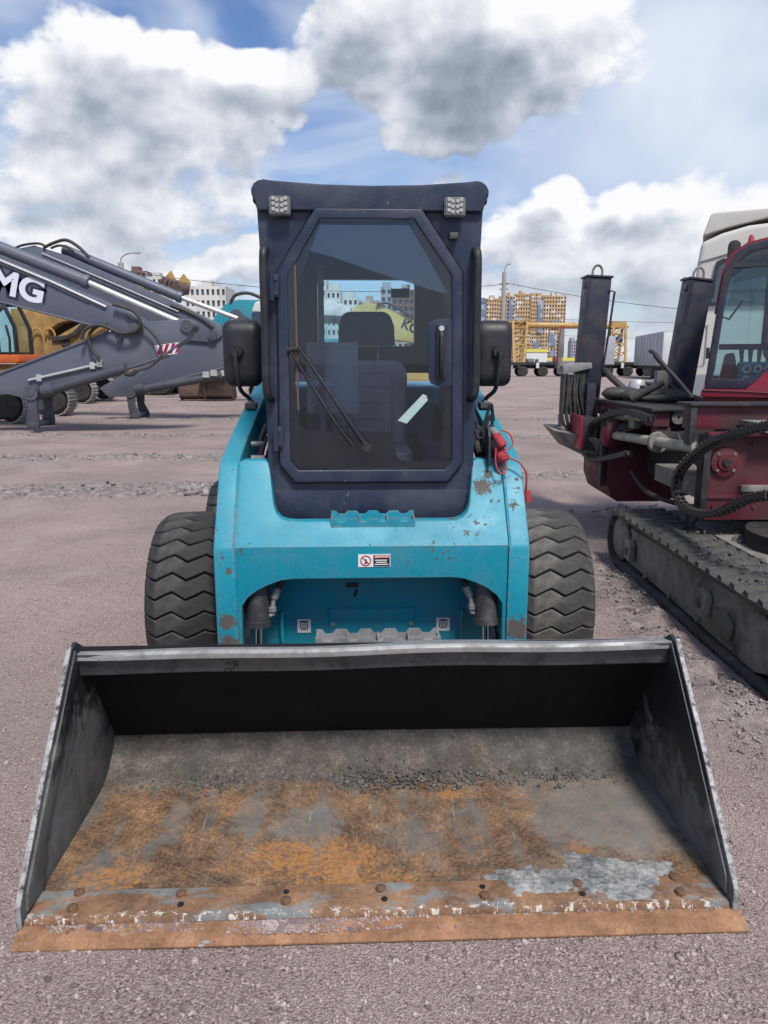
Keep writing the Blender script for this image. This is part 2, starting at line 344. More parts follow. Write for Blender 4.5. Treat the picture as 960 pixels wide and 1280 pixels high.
# loose stones: one joined mass nobody could count
ICO_V = []; 
_p = (1 + 5 ** .5) / 2
ICO_V = np.array([(-1, _p, 0), (1, _p, 0), (-1, -_p, 0), (1, -_p, 0), (0, -1, _p), (0, 1, _p), (0, -1, -_p), (0, 1, -_p), (_p, 0, -1), (_p, 0, 1), (-_p, 0, -1), (-_p, 0, 1)]) / 1.9
ICO_F = np.array([(0, 11, 5), (0, 5, 1), (0, 1, 7), (0, 7, 10), (0, 10, 11), (1, 5, 9), (5, 11, 4), (11, 10, 2), (10, 7, 6), (7, 1, 8), (3, 9, 4), (3, 4, 2), (3, 2, 6), (3, 6, 8), (3, 8, 9), (4, 9, 5), (2, 4, 11), (6, 2, 10), (8, 6, 7), (9, 8, 1)])
def stones(name, P, sizes, mat, label, cat, parent=None):
    N = len(P); J = 1 + (np.random.rand(N, 12, 3) - .5) * .75
    V = ICO_V[None] * J * (np.random.rand(N, 1, 3) * .5 + .55) * sizes[:, None, None]
    a = np.random.rand(N) * 6.283; ca, sa = np.cos(a)[:, None], np.sin(a)[:, None]
    X = V[..., 0] * ca - V[..., 1] * sa; Y = V[..., 0] * sa + V[..., 1] * ca
    V = np.stack([X, Y, V[..., 2] * .8], -1) + P[:, None, :]
    Fc = ICO_F[None] + (np.arange(N) * 12)[:, None, None]
    me = bpy.data.meshes.new(name); me.vertices.add(N * 12); me.vertices.foreach_set('co', V.reshape(-1).astype(np.float32))
    me.loops.add(N * 60); me.loops.foreach_set('vertex_index', Fc.reshape(-1).astype(np.int32)); me.polygons.add(N * 20)
    me.polygons.foreach_set('loop_start', np.arange(0, N * 60, 3, dtype=np.int32)); me.polygons.foreach_set('loop_total', np.full(N * 20, 3, dtype=np.int32))
    me.update(calc_edges=True); me.validate()
    me.materials.append(M[mat]); o = bpy.data.objects.new(name, me); COL.objects.link(o)
    if parent: o.parent = parent; o['kind'] = 'stuff'
    else: tag(o, label, cat, kind='stuff')
    return o
m, n, b = newmat('stone'); o = n.obj()
n.put(b.inputs['Base Color'], n.ramp(n.noise(n.vor(o, 40, out='Color'), 1.6, 2), [(.3, (.11, .084, .08)), (.45, (.26, .20, .192)), (.6, (.38, .305, .292)), (.75, (.45, .41, .40))]))
b.inputs['Roughness'].default_value = .9; n.put(b.inputs['Normal'], n.bump(n.noise(o, 200, 3), .4, .004))
m, n, b = newmat('clod'); o = n.obj()
n.put(b.inputs['Base Color'], n.ramp(n.noise(o, 9, 4, .7), [(.3, (.09, .08, .075)), (.5, (.22, .192, .182)), (.75, (.42, .37, .35))]))
b.inputs['Roughness'].default_value = .95
m, n, b = newmat('dust_stone'); o = n.obj()
n.put(b.inputs['Base Color'], n.ramp(n.noise(n.vor(o, 60, out='Color'), 1.6, 2), [(.3, (.045, .042, .039)), (.5, (.095, .088, .081)), (.75, (.20, .19, .175))])); b.inputs['Roughness'].default_value = .95
Q = np.stack([1.56 + np.random.randn(5000) * .10, 2.5 + np.random.rand(5000) * 4, np.zeros(5000)], -1); Q[:, 2] = ground_z(Q[:, 0], Q[:, 1]) + .002
Q = Q[Q[:, 0] < 1.70]
stones('track_spoil', Q, .003 + .010 * np.random.rand(len(Q)) ** 4, 'clod', 'dark crumbled soil pushed up along the near side of the rubber track', 'soil')
N = 36000; rr = .9 + 6.5 * np.random.rand(N) ** 1.5; th = (np.random.rand(N) - .5) * 1.5
P = np.stack([rr * np.sin(th), rr * np.cos(th), rr * 0], -1); P[:, 2] = ground_z(P[:, 0], P[:, 1]) + .001
sz = .0026 + .0068 * np.random.rand(N) ** 3.5 + (np.random.rand(N) > .992) * .007
stones('gravel', P, sz, 'stone', 'loose reddish grey crushed stones lying over the yard in the foreground', 'gravel')
N = 70000; Q = np.stack([np.random.rand(N) * 30 - 16, 2.6 + np.random.rand(N) ** 1.3 * 22, np.zeros(N)], -1)
Q = Q[rutmask(Q[:, 0], Q[:, 1]) > np.random.rand(N) * .8 + .2][:22000]; Q[:, 2] = ground_z(Q[:, 0], Q[:, 1]) + .004
stones('churned_soil', Q, (.008 + .030 * np.random.rand(len(Q)) ** 3.5) * np.clip((Q[:, 1] - 1.5) / 6.5, .28, 1), 'clod', 'dark churned clods along the tracked ruts across the yard', 'soil')
Q = np.stack([np.random.randn(160) * .17 - 2.25, 8.55 + np.random.randn(160) * .12, np.random.rand(160) * .05], -1)
stones('soil_heap', Q, .02 + .05 * np.random.rand(160) ** 2, 'clod', 'small dark heap of clods on the ground behind the left tyre', 'soil')
# ------------------------------------------------------------------ the compact loader
LD = thing('skid_steer_loader', 'turquoise compact wheeled loader with navy cab and wide rusty bucket, in the centre', 'loader', (0, 1.685, 0), R(2.1))
def sym(f):
    for s in (-1, 1): f(s)
# --- bucket materials
def bucket_mat(name, inside):
    m, n, b = newmat(name); o = n.obj()
    sp = n.new('ShaderNodeSeparateXYZ'); n.put(sp.inputs[0], o); X, Y, Z = sp.outputs
    big = n.noise(o, 3.4, 7, .66, .5); mid = n.noise(o, 11, 6, .68); fine = n.noise(o, 90, 5, .7)
    streak = n.noise(n.vm('MULTIPLY', o, (14, 2.0, 2)), 1, 5, .65)
    steel = n.ramp(mid, [(.3, (.09, .096, .092)), (.6, (.155, .163, .155)), (.8, (.25, .255, .245))])
    brown = n.ramp(n.math('ADD', mid, n.math('MULTIPLY', n.math('SUBTRACT', fine, .5), 1.2)), [(.26, (.062, .042, .032)), (.5, (.165, .103, .064)), (.66, (.255, .148, .078)), (.84, (.38, .27, .18))])
    c = n.mix(n.math('MULTIPLY', n.step(n.math('ADD', n.math('MULTIPLY', big, .55), n.math('MULTIPLY', streak, .6)), .59, .44), .75), brown, steel)
    def spot(cx, cy, rx, ry, amp=1.6, sc=10):
        d_ = n.vm('LENGTH', n.vm('MULTIPLY', n.vm('SUBTRACT', o, (cx, cy, 0)), (1 / rx, 1 / ry, 0)))
        return n.step(n.math('ADD', d_, n.math('MULTIPLY', n.math('SUBTRACT', n.noise(o, sc, 7, .75, .4), .5), amp * 1.6)), 1.1, .75)
    for (cx, cy, rx, ry, w_) in ((-.20, .30, .22, .10, .9), (-.80, .24, .10, .07, .8), (.28, .62, .10, .03, .7), (-.05, .20, .16, .05, .7), (.62, .33, .05, .04, .6), (-.45, .55, .05, .05, .6)):
        c = n.mix(n.math('MULTIPLY', n.math('MULTIPLY', spot(cx, cy, rx, ry, 2.4, 13), n.step(n.math('ADD', n.noise(o, 60, 4, .75), n.math('MULTIPLY', n.noise(o, 13, 3, .6), .5)), .62, .86)), w_), c, n.mix(fine, (.28, .12, .035), (.48, .235, .085)))          # orange bloom
    for (cx, cy, rx, ry, w_) in ((-.42, .53, .05, .14, .5), (-.22, .47, .12, .11, .5), (-.66, .50, .04, .12, .4), (.10, .40, .10, .10, .35)):
        c = n.mix(n.math('MULTIPLY', spot(cx, cy, rx, ry, 2.6, 16), w_), c, n.mix(mid, (.10, .112, .110), (.22, .235, .23)))  # rubbed steel
    scr = n.math('MAXIMUM', n.step(n.noise(n.vm('MULTIPLY', o, (95, 3.2, 3)), 1, 5, .7), .61, .68), n.step(n.noise(n.vm('MULTIPLY', o, (60, 26, 9)), 1, 5, .8), .62, .70))
    c = n.mix(n.math('MULTIPLY', n.math('MULTIPLY', scr, n.step(n.noise(o, 4.3, 4, .6), .46, .60)), .6), c, (.38, .37, .35))   # scrapes along the digging direction
    # bare grey steel along the right hand end of the floor
    rs = n.math('MULTIPLY', n.step(n.math('ADD', X, n.math('MULTIPLY', n.math('SUBTRACT', big, .5), 1.1)), .42, .66), n.step(n.math('ADD', Y, n.math('MULTIPLY', n.math('SUBTRACT', mid, .5), .6)), .20, .40))
    c = n.mix(n.math('MULTIPLY', rs, .75), c, n.mix(mid, (.13, .125, .115), (.24, .23, .21)))
    # dusty heel
    dust = n.math('MULTIPLY', n.step(n.math('ADD', Y, n.math('MULTIPLY', n.math('SUBTRACT', mid, .5), .10)), .665, .74), n.step(n.math('ADD', Z, n.math('MULTIPLY', n.math('SUBTRACT', mid, .5), .02)), .15, .142))
    c = n.mix(n.math('MULTIPLY', dust, .85), c, n.ramp(n.math('ADD', n.math('MULTIPLY', fine, .5), n.math('MULTIPLY', mid, .6)), [(.35, (.035, .033, .031)), (.55, (.08, .075, .069)), (.72, (.17, .16, .148))]))
    # black paint above the heel
    blk = n.step(Z, .142, .150)
    c = n.mix(blk, c, n.ramp(n.math('ADD', n.math('MULTIPLY', big, .6), n.math('MULTIPLY', mid, .4)), [(.35, (.006, .006, .008)), (.64, (.011, .011, .013)), (.80, (.05, .044, .038))]))
    n.put(b.inputs['Base Color'], c); n.put(b.inputs['Roughness'], n.math('ADD', .55, n.math('MULTIPLY', fine, .35)))
    b.inputs['Metallic'].default_value = 0; b.inputs['Specular IOR Level'].default_value = .18
    hgt = n.math('ADD', n.math('MULTIPLY', fine, .7), n.math('MULTIPLY', mid, .9))
    n.put(b.inputs['Normal'], n.bump(hgt, .55, .006))
    return m
bucket_mat('bucket_rust', 0)
def edge_mat():
    m, n, b = newmat('edge_rust'); o = n.obj(); mid = n.noise(o, 9, 6, .7); fine = n.noise(o, 120, 5, .7)
    c = n.ramp(n.math('ADD', mid, n.math('MULTIPLY', n.math('SUBTRACT', fine, .5), .45)), [(.3, (.12, .06, .032)), (.5, (.25, .127, .064)), (.66, (.36, .195, .105)), (.82, (.46, .31, .20))])
    c = n.mix(n.math('MULTIPLY', n.step(n.noise(n.vm('MULTIPLY', o, (5, 22, 1)), 1, 6, .7), .60, .66), .8), c, n.ramp(fine, [(.3, (.2, .2, .2)), (.7, (.44, .44, .42))]))
    n.put(b.inputs['Base Color'], c); b.inputs['Roughness'].default_value = .8; n.put(b.inputs['Normal'], n.bump(fine, .5, .004))
edge_mat()
def strip_mat():
    m, n, b = newmat('strip_rust'); o = n.obj(); mid = n.noise(o, 8, 6, .7); fine = n.noise(o, 90, 5, .7)
    sp = n.new('ShaderNodeSeparateXYZ'); n.put(sp.inputs[0], o)
    c = n.ramp(n.math('ADD', mid, n.math('MULTIPLY', n.math('SUBTRACT', fine, .5), .45)), [(.3, (.09, .05, .03)), (.5, (.21, .115, .062)), (.66, (.31, .175, .098)), (.82, (.42, .30, .20))])
    grey = n.step(n.noise(n.vm('MULTIPLY', o, (3.5, 9, 1)), 1, 6, .7), .50, .58)
    c = n.mix(grey, c, n.ramp(mid, [(.3, (.11, .115, .115)), (.7, (.26, .265, .255))]))
    w = n.math('MULTIPLY', n.step(n.math('ADD', sp.outputs[1], n.math('MULTIPLY', n.noise(o, 14, 3), .05)), .120, .098), n.step(n.noise(n.vm('MULTIPLY', o, (34, 40, 1)), 1, 6, .8), .53, .58))
    c = n.mix(w, c, (.60, .56, .50))
    n.put(b.inputs['Base Color'], c); b.inputs['Roughness'].default_value = .75
    n.put(b.inputs['Normal'], n.bump(fine, .6, .006))
strip_mat()
def side_mat():
    m, n, b = newmat('bucket_side'); o = n.obj(); mid = n.noise(o, 7, 6, .68, .6); fine = n.noise(o, 100, 5, .7)
    sp = n.new('ShaderNodeSeparateXYZ'); n.put(sp.inputs[0], o)
    worn = n.step(n.math('ADD', n.math('SUBTRACT', .55, sp.outputs[2]), n.math('ADD', n.math('MULTIPLY', n.math('SUBTRACT', mid, .5), .9), n.math('MULTIPLY', n.step(sp.outputs[0], .2, -.2), .16))), .26, .42)
    c = n.mix(worn, n.mix(fine, (.012, .013, .016), (.03, .031, .035)), n.ramp(n.math('ADD', mid, n.math('MULTIPLY', n.math('SUBTRACT', fine, .5), .3)), [(.3, (.055, .057, .056)), (.55, (.12, .122, .118)), (.78, (.19, .185, .175))]))
    c = n.mix(n.math('MULTIPLY', n.step(n.noise(o, 16, 5, .7), .64, .70), .6), c, (.13, .068, .035))
    n.put(b.inputs['Base Color'], c); n.put(b.inputs['Roughness'], n.math('ADD', .42, n.math('MULTIPLY', worn, .3))); n.put(b.inputs['Normal'], n.bump(fine, .4, .004))
side_mat()
surf('lip_steel', (.13, .135, .145), .5, .25, dirt=(.045, .045, .05), amt=.8, dscale=7, grain=.35, gscale=50, chips=.5, chipcol=(.07, .06, .055), bump=.3)
surf('worn_edge', (.34, .34, .34), .6, .2, dirt=(.05, .046, .044), amt=1.0, dscale=34, grain=.4, gscale=120, bump=.4)
surf('rust_bolt', (.10, .055, .033), .8, dirt=(.28, .14, .07), amt=.7, dscale=60, bump=.4)
surf('bucket_brown_w', (.10, .07, .05), .6)
BW = .962
prof = [(.075, .030), (.18, .032), (.40, .031), (.66, .032), (.715, .037), (.76, .052), (.80, .078), (.84, .112), (.868, .146), (.60, .585)]
nrm = []
for i in range(len(prof)):
    a = Vector(prof[max(i - 1, 0)]); c = Vector(prof[min(i + 1, len(prof) - 1)]); t = (c - a).normalized(); nrm.append((t.y, -t.x))
outer = [(p[0] + q_[0] * .018, p[1] + q_[1] * .018) for p, q_ in zip(prof, nrm)]
mb = MB(); xsn = 41
for k in range(xsn - 1):    # dented sheet: floor and back in one bent plate
    pass
rows = []
for k in range(xsn):
    x = -BW + 2 * BW * k / (xsn - 1)
    rows.append([(x, y + .004 * math.sin(3.1 * x + 7 * z + 1), z + (.004 * math.sin(4.3 * x + 5 * y) + .003 * math.sin(9.7 * x - 3 * y) if .2 < y < .85 and z < .1 else 0)) for y, z in prof] + [(x, y, z) for y, z in reversed(outer)])
mb.loft(rows); bk = mb.build('bucket', 'bucket_rust', LD, smooth=50)
def side(s):
    x0, x1 = (BW, BW + .013) if s > 0 else (-BW - .013, -BW)
    poly = [(.058, .012), (.062, .075), (.30, .345), (.548, .612), (.585, .622), (.64, .585), (.70, .50), (.90, .17), (.905, .10), (.85, .025), (.74, .008)]
    sp = MB().prism(poly, x0, x1, 'x').build('side_plate', 'bucket_side', bk, bevel=.003)
    xi = BW - .008 if s > 0 else -BW
    MB().prism([(.085, .05), (.095, .098), (.32, .350), (.552, .605), (.60, .58), (.42, .375), (.235, .16), (.19, .035)], xi, xi + .008, 'x').build('wear_plate', 'bucket_side', bk, bevel=.002)
    pe = [(.060, .016), (.064, .078), (.30, .349), (.546, .618)]
    e = MB().prism(pe + [(y - .007, z + .007) for y, z in reversed(pe)], x0 - .001, x1 + .001, 'x').build('side_edge', 'worn_edge', bk, bevel=.003)
sym(side)
MB().prism([(-.002, .000), (-.002, .006), (.03, .021), (.115, .021), (.115, .0)], -BW - .006, BW + .018, 'x').build('cutting_edge', 'edge_rust', bk, bevel=.002)
MB().prism([(.066, .022), (.070, .036), (.176, .040), (.178, .033), (.10, .022)], -BW + .002, BW - .002, 'x').build('wear_strip', 'strip_rust', bk, bevel=.002)
# top lip: folded bar with a bright scuffed upper edge
LX0 = 25; rows = []
for k in range(LX0):
    x = (-BW + 2 * BW * k / (LX0 - 1)) * .999; d = .006 * math.sin(2.3 * x + .5) + .003 * math.sin(8 * x); fl = .012 * abs(x / BW) ** 6
    rows.append([(x, .552 + fl, .578 + d), (x, .556, .597 + d), (x, .635, .580 + d), (x, .645, .55 + d), (x, .60, .508 + d), (x, .588, .514 + d), (x, .575, .555 + d)])
MB().loft(rows).build('top_lip', 'lip_steel', bk, bevel=.004)
MB().loft([[(r_[0][0], r_[0][1] - .004, r_[0][2] - .002), (r_[0][0], r_[0][1] - .003, r_[0][2] + .014), (r_[0][0], .560, r_[1][2] + .004), (r_[0][0], .640, r_[2][2] + .003), (r_[0][0], .640, r_[2][2] + .001), (r_[0][0], .56, r_[1][2] - .004)] for r_ in rows]).build('lip_edge', 'steel_worn', bk, bevel=.002)
bolt = None
for k, x in enumerate([-.845, -.555, -.27, .005, .285, .56, .845]):
    for y in ((.112, .150) if k not in (0, 6) else (.105, .165)):
        top = (k + (y > .13)) % 2 == 0 or k in (0, 6)
        if top:
            if bolt is None: bolt = MB().lathe([(0, .002), (0, .015), (.010, .014), (.013, .010), (.014, .001)], n=10, ax='z', closed=False).build('bolt', 'rust_bolt', bk, loc=(x, y, .037))
            else: dup(bolt, bk, (x + random.uniform(-.01, .01), y, .037))
        else:
            MB().cyl((x, y, .034), (x, y, .0405), .009, n=12).build('bolt_hole', 'label_black', bk)
# dried mud caked on the floor: an uneven crust with real thickness
m, n, b = newmat('dried_mud'); o = n.obj(); k = n.math('ADD', n.math('MULTIPLY', n.noise(o, 8, 7, .75), .6), n.math('MULTIPLY', n.noise(o, 70, 7, .8), .5))
n.put(b.inputs['Base Color'], n.ramp(k, [(.38, (.06, .063, .068)), (.48, (.15, .156, .156)), (.58, (.33, .335, .32)), (.70, (.55, .54, .50))])); b.inputs['Roughness'].default_value = .9
n.put(b.inputs['Normal'], n.bump(n.noise(o, 70, 6, .8), .9, .008))
gx, gy = np.meshgrid(np.linspace(.16, .92, 191), np.linspace(.082, .38, 75))
mk = 1 - np.hypot((gx - .56) / .245, (gy - .187) / .092) + fbm(gx, gy, 13, 21) * .6 + fbm(gx, gy, 42, 22) * .42 + fbm(gx, gy, 150, 24) * .16
gz = np.where(gy < .177, .0375, .0325) + np.clip(mk, 0, .35) * .022 * (.35 + .8 * np.abs(fbm(gx, gy, 55, 23)) + .5 * np.abs(fbm(gx, gy, 120, 29))) + np.where(mk > 0, .0008, -.006)
ii = np.arange(gx.size).reshape(gx.shape); keep = (np.stack([mk[:-1, :-1], mk[:-1, 1:], mk[1:, 1:], mk[1:, :-1]], -1) > -.12).any(-1)
qd = np.stack([ii[:-1, :-1], ii[:-1, 1:], ii[1:, 1:], ii[1:, :-1]], -1)[keep]
used = np.unique(qd); rm = np.full(gx.size, -1); rm[used] = np.arange(len(used))
mb = MB(); mb.add(np.stack([gx, gy, gz], -1).reshape(-1, 3)[used].tolist(), rm[qd].tolist()); mb.build('dried_mud', 'dried_mud', bk, smooth=60)
# coupler plate and step behind the lip
MB().prism([(.93, .16), (.725, .49), (.775, .50), (.98, .20)], -.50, .50, 'x').build('coupler_plate', 'dark_steel', bk, bevel=.006)
def serrated(x0, x1, z0, h, teeth, y0, y1):
    pts = [(x0, z0), (x0, z0 + h)]; w = (x1 - x0) / teeth
    for i in range(teeth):
        a = x0 + i * w
        pts += [(a + .22 * w, z0 + h), (a + .36 * w, z0 + h * .62), (a + .64 * w, z0 + h * .62), (a + .80 * w, z0 + h)]
    pts += [(x1, z0 + h), (x1, z0)]
    return MB().prism(pts, y0, y1, 'y')
st = MB().box(-.205, .215, .655, .735, .556, .562).build('bucket_step', 'steel_worn', LD, bevel=.001)
for y in (.655, .730): serrated(-.205, .215, .556, .042, 5, y, y + .005).build('tread_bar', 'steel_worn', st)
for k in range(5): MB().box(-.204 + k * .1035, -.199 + k * .1035, .6605, .7295, .560, .588).build('cross_bar', 'steel_worn', st)
# stones left in the heel of the bucket and on its edge
P = np.stack([np.random.rand(2600) * 1.8 - .9, .705 + np.random.randn(2600) * .028, np.zeros(2600)], -1); P[:, 0] = np.where(np.random.rand(2600) < .5, np.random.randn(2600) * .25 - .25, P[:, 0]); P = P[(np.abs(P[:, 0]) < .93) & (P[:, 1] < .80) & (P[:, 1] > .6)]
P[:, 2] = np.interp(P[:, 1], [q_[0] for q_ in prof[:9]], [q_[1] for q_ in prof[:9]]) + .002
o = stones('bucket_gravel', P, .0022 + .010 * np.random.rand(len(P)) ** 5, 'dust_stone', '', ''); o.parent = LD; 
tag(o, 'grey crumbs of stone along the back of the bucket floor', 'gravel', kind='stuff')
o.parent = None; o.location = LD.location; o.rotation_euler = LD.rotation_euler
P = np.concatenate([np.stack([np.where(np.random.rand(1300) < .7, np.random.randn(1300) * .06 - .28, np.random.randn(1300) * .10 - .12), .064 - .045 * np.random.rand(1300) ** 1.6, np.full(1300, .020)], -1), np.stack([np.random.rand(300) * .42 - .90, .064 - .028 * np.random.rand(300) ** 1.5, np.full(300, .021)], -1), np.stack([np.random.rand(160) * 1.2 - .2, .058 + np.random.rand(160) * .01, np.full(160, .022)], -1)])
o = stones('edge_gravel', P, .002 + .005 * np.random.rand(len(P)) ** 2, 'stone', 'small pinkish stones lying on the rusty cutting edge of the bucket', 'gravel'); o.location = LD.location; o.rotation_euler = LD.rotation_euler
# --- lift arms
SL = Vector((.572, .82))
def up(x, t, off=0): return (x, 1.27 + SL.x * t + off, .755 + SL.y * t)
half = [(-.57, 0), (-.57, .39), (-.548, .402), (-.455, .402), (-.440, .388), (-.432, .33), (-.420, .24), (-.412, .185), (-.400, .150), (-.380, .127), (-.352, .116), (-.315, .113)]
upper = half + [(-x, t) for x, t in reversed(half)]
lo = [(-.57, 0), (-.57, -.44), (-.548, -.44), (-.545, -.255), (-.520, -.218), (-.480, -.187), (-.430, -.162), (-.380, -.144), (-.33, -.138)]
lower = lo + [(-x, t) for x, t in reversed(lo)]
mb = MB(); nU, nL = len(upper), len(lower); th = .06
vs = [up(x, t) for x, t in upper] + [up(x, t, th) for x, t in upper]
mb.add(vs, [tuple(range(nU)), tuple(range(2 * nU - 1, nU - 1, -1))] + [(i, i + nU, (i + 1) % nU + nU, (i + 1) % nU) for i in range(nU - 1)])
vs = [(x, 1.27, .755 + t) for x, t in lower] + [(x, 1.27 + th, .755 + t) for x, t in lower]
mb.add(vs, [tuple(range(nL)), tuple(range(2 * nL - 1, nL - 1, -1))] + [(i, i + nL, (i + 1) % nL + nL, (i + 1) % nL) for i in range(nL - 1)])
xm = mb.build('crossmember', 'teal', LD, bevel=.006, seg=3, smooth=40)
apoly = [(1.255, .30), (1.255, .742), (1.262, .760), (1.465, 1.055), (1.485, 1.075), (1.51, 1.088), (1.70, 1.142), (2.24, 1.268), (2.84, 1.398), (3.10, 1.45), (3.26, 1.45), (3.33, 1.38), (3.30, 1.26), (3.0, 1.20), (2.2, 1.03), (1.75, .90), (1.56, .76), (1.49, .60), (1.47, .30)]
def arm(s):
    x0, x1 = sorted((s * .566, s * .650))
    a = MB().prism(apoly, x0, x1, 'x').build('lift_arm', 'teal', LD, bevel=.010, seg=3)
    x0, x1 = sorted((s * .560, s * .572))
    MB().tube([(s * .569, 1.262, .31), (s * .569, 1.262, .745), (s * .569, 1.266, .76), (s * .569, 1.472, 1.064)], .006, 6).build('weld_bead', 'teal', a)
    MB().prism([(1.50, .78), (1.50, 1.02), (1.56, 1.05), (1.66, 1.02), (1.66, .85)], *sorted((s * .44, s * .555)), 'x').build('arm_box', 'teal_plain', a, bevel=.012)
    # arm towers and rear frame
    MB().prism([(2.85, .55), (2.95, 1.50), (3.05, 1.56), (3.40, 1.56), (3.50, 1.3), (3.55, .5)], *sorted((s * .50, s * .562)), 'x').build('tower', 'teal_plain', LD, bevel=.01)
    # tilt cylinder
    c = MB().tube([(s * .487, 1.322, .398), (s * .487, 1.324, .418), (s * .487, 1.326, .420), (s * .487, 1.39, .78)], [.055, .055, .050, .050], 24).build('tilt_cylinder', 'grey_cyl', LD)
    MB().tube([(s * .488, 1.285, .18), (s * .487, 1.323, .402)], .0175, 16).build('rod', 'chrome', c)
    h = MB().tube(spline([(s * .36, 1.42, .64), (s * .385, 1.36, .585), (s * .415, 1.34, .53)]), .013, 10).build('hose', 'black_plastic', LD)
    MB().tube([(s * .40, 1.345, .555), (s * .418, 1.338, .515)], .016, 10).build('hose_fitting', 'steel_worn', h)
    MB().tube([(s * .418, 1.338, .515), (s * .428, 1.335, .47), (s * .425, 1.335, .445), (s * .452, 1.33, .435)], .010, 10).build('elbow_pipe', 'steel_worn', h)
    MB().cyl((s * .427, 1.335, .478), (s * .427, 1.335, .458), .017, n=6).build('hex_nut', 'steel_worn', h)
sym(arm)
# step on the crossmember
st = MB().box(-.172, .178, 1.325, 1.395, .838, .842).build('cab_step', 'teal', LD, bevel=.001)
for y, z in ((1.318, .826), (1.395, .846)): serrated(-.172, .178, z, .034, 4, y, y + .005).build('tread_bar', 'teal', st)
for x in (-.172, -.055, .060, .173): MB().box(x, x + .005, 1.3235, 1.3945, .843, .862).build('cross_bar', 'steel_worn', st)
# --- chassis
MB().box(-.52, .52, 1.50, 3.2, .20, .80).build('chassis', 'teal_plain', LD, bevel=.01)
MB().box(-.54, .54, 2.72, 3.55, .42, 1.36).build('engine_hood', 'teal_plain', LD, bevel=.03, seg=3)
fp = MB().box(-.548, .548, 1.485, 1.497, .16, .80).build('front_plate', 'teal_plain', LD, bevel=.003)
MB().box(-.19, .19, 1.478, 1.4845, .26, .415).build('access_cover', 'teal_plain', fp, bevel=.002)
for x in (-.175, .175): MB().cyl((x, 1.472, .345), (x, 1.478, .345), .010, n=12).build('bolt', 'steel_worn', fp)
MB().box(-.115, -.06, 1.480, 1.4845, .515, .535).build('drain_slot', 'label_black', fp)
MB().box(-.078, -.066, 1.481, 1.4845, .47, .505, Matrix.Rotation(R(20), 3, 'Y')).build('drain_slot', 'label_black', fp)
for s in (-1, 1): MB().tube(spline([(s * .40, 1.484, .40), (s * .40, 1.45, .41), (s * .40, 1.445, .36), (s * .40, 1.45, .27), (s * .40, 1.484, .26)], 4), .008, 8).build('handle', 'teal_plain', fp)
for (x, z) in ((-.305, .335), (.322, .335)):
    d = MB().box(x - .030, x + .030, 1.482, 1.4848, z - .031, z + .031).build('tie_down_decal', 'label_white', LD)
    MB().ring(rrect(x - .018, x + .018, z - .018, z + .020, .012), rrect(x - .014, x + .014, z - .014, z + .016, .009), 1.4808, 1.4818).build('symbol', 'label_black', d)
    MB().lathe([(1.4806, .006), (1.4806, .010), (1.4818, .010), (1.4818, .006)], (x, 0, z), 'y', 14).build('symbol', 'label_black', d)
    MB().box(x - .022, x + .022, 1.4808, 1.4818, z + .021, z + .025).build('symbol', 'label_black', d)
d = MB().box(-.060, .073, 1.2672, 1.2688, .668, .722).build('warning_decal', 'label_white', LD)
MB().box(.003, .070, 1.2656, 1.2669, .671, .719).build('text_panel', 'label_black', d)
MB().box(.003, .070, 1.2648, 1.2655, .706, .719).build('heading_panel', 'label_red', d)
RX = Matrix.Rotation(R(90), 4, 'X')
text_mesh('heading', 'DANGER', .0125, 'label_white', d, Matrix.Translation((.0415, 1.2642, .7125)) @ RX, .0003, .0003)
MB().prism([(.008, .7085), (.019, .7085), (.0135, .7175)], 1.264, 1.2647).build('warning_triangle', 'label_white', d)
for i, (a, w) in enumerate(((.009, .05), (.013, .045), (.007, .057))): MB().box(a, a + w, 1.2648, 1.2655, .695 - i * .009, .699 - i * .009).build('text_line', 'label_white', d)
MB().lathe([(1.2655, .0185), (1.2655, .0225), (1.2669, .0225), (1.2669, .0185)], (-.029, 0, .695), 'y', 24).build('prohibition_ring', 'label_red', d)
MB().box(-.0305, -.0275, 1.2650, 1.2658, .677, .713, Matrix.Rotation(R(-45), 3, 'Y')).build('prohibition_bar', 'label_red', d)
MB().prism([(-.036, .683), (-.030, .681), (-.022, .686), (-.024, .697), (-.030, .703), (-.034, .699), (-.029, .694), (-.031, .688)], 1.2660, 1.2669).build('pictogram', 'label_black', d)
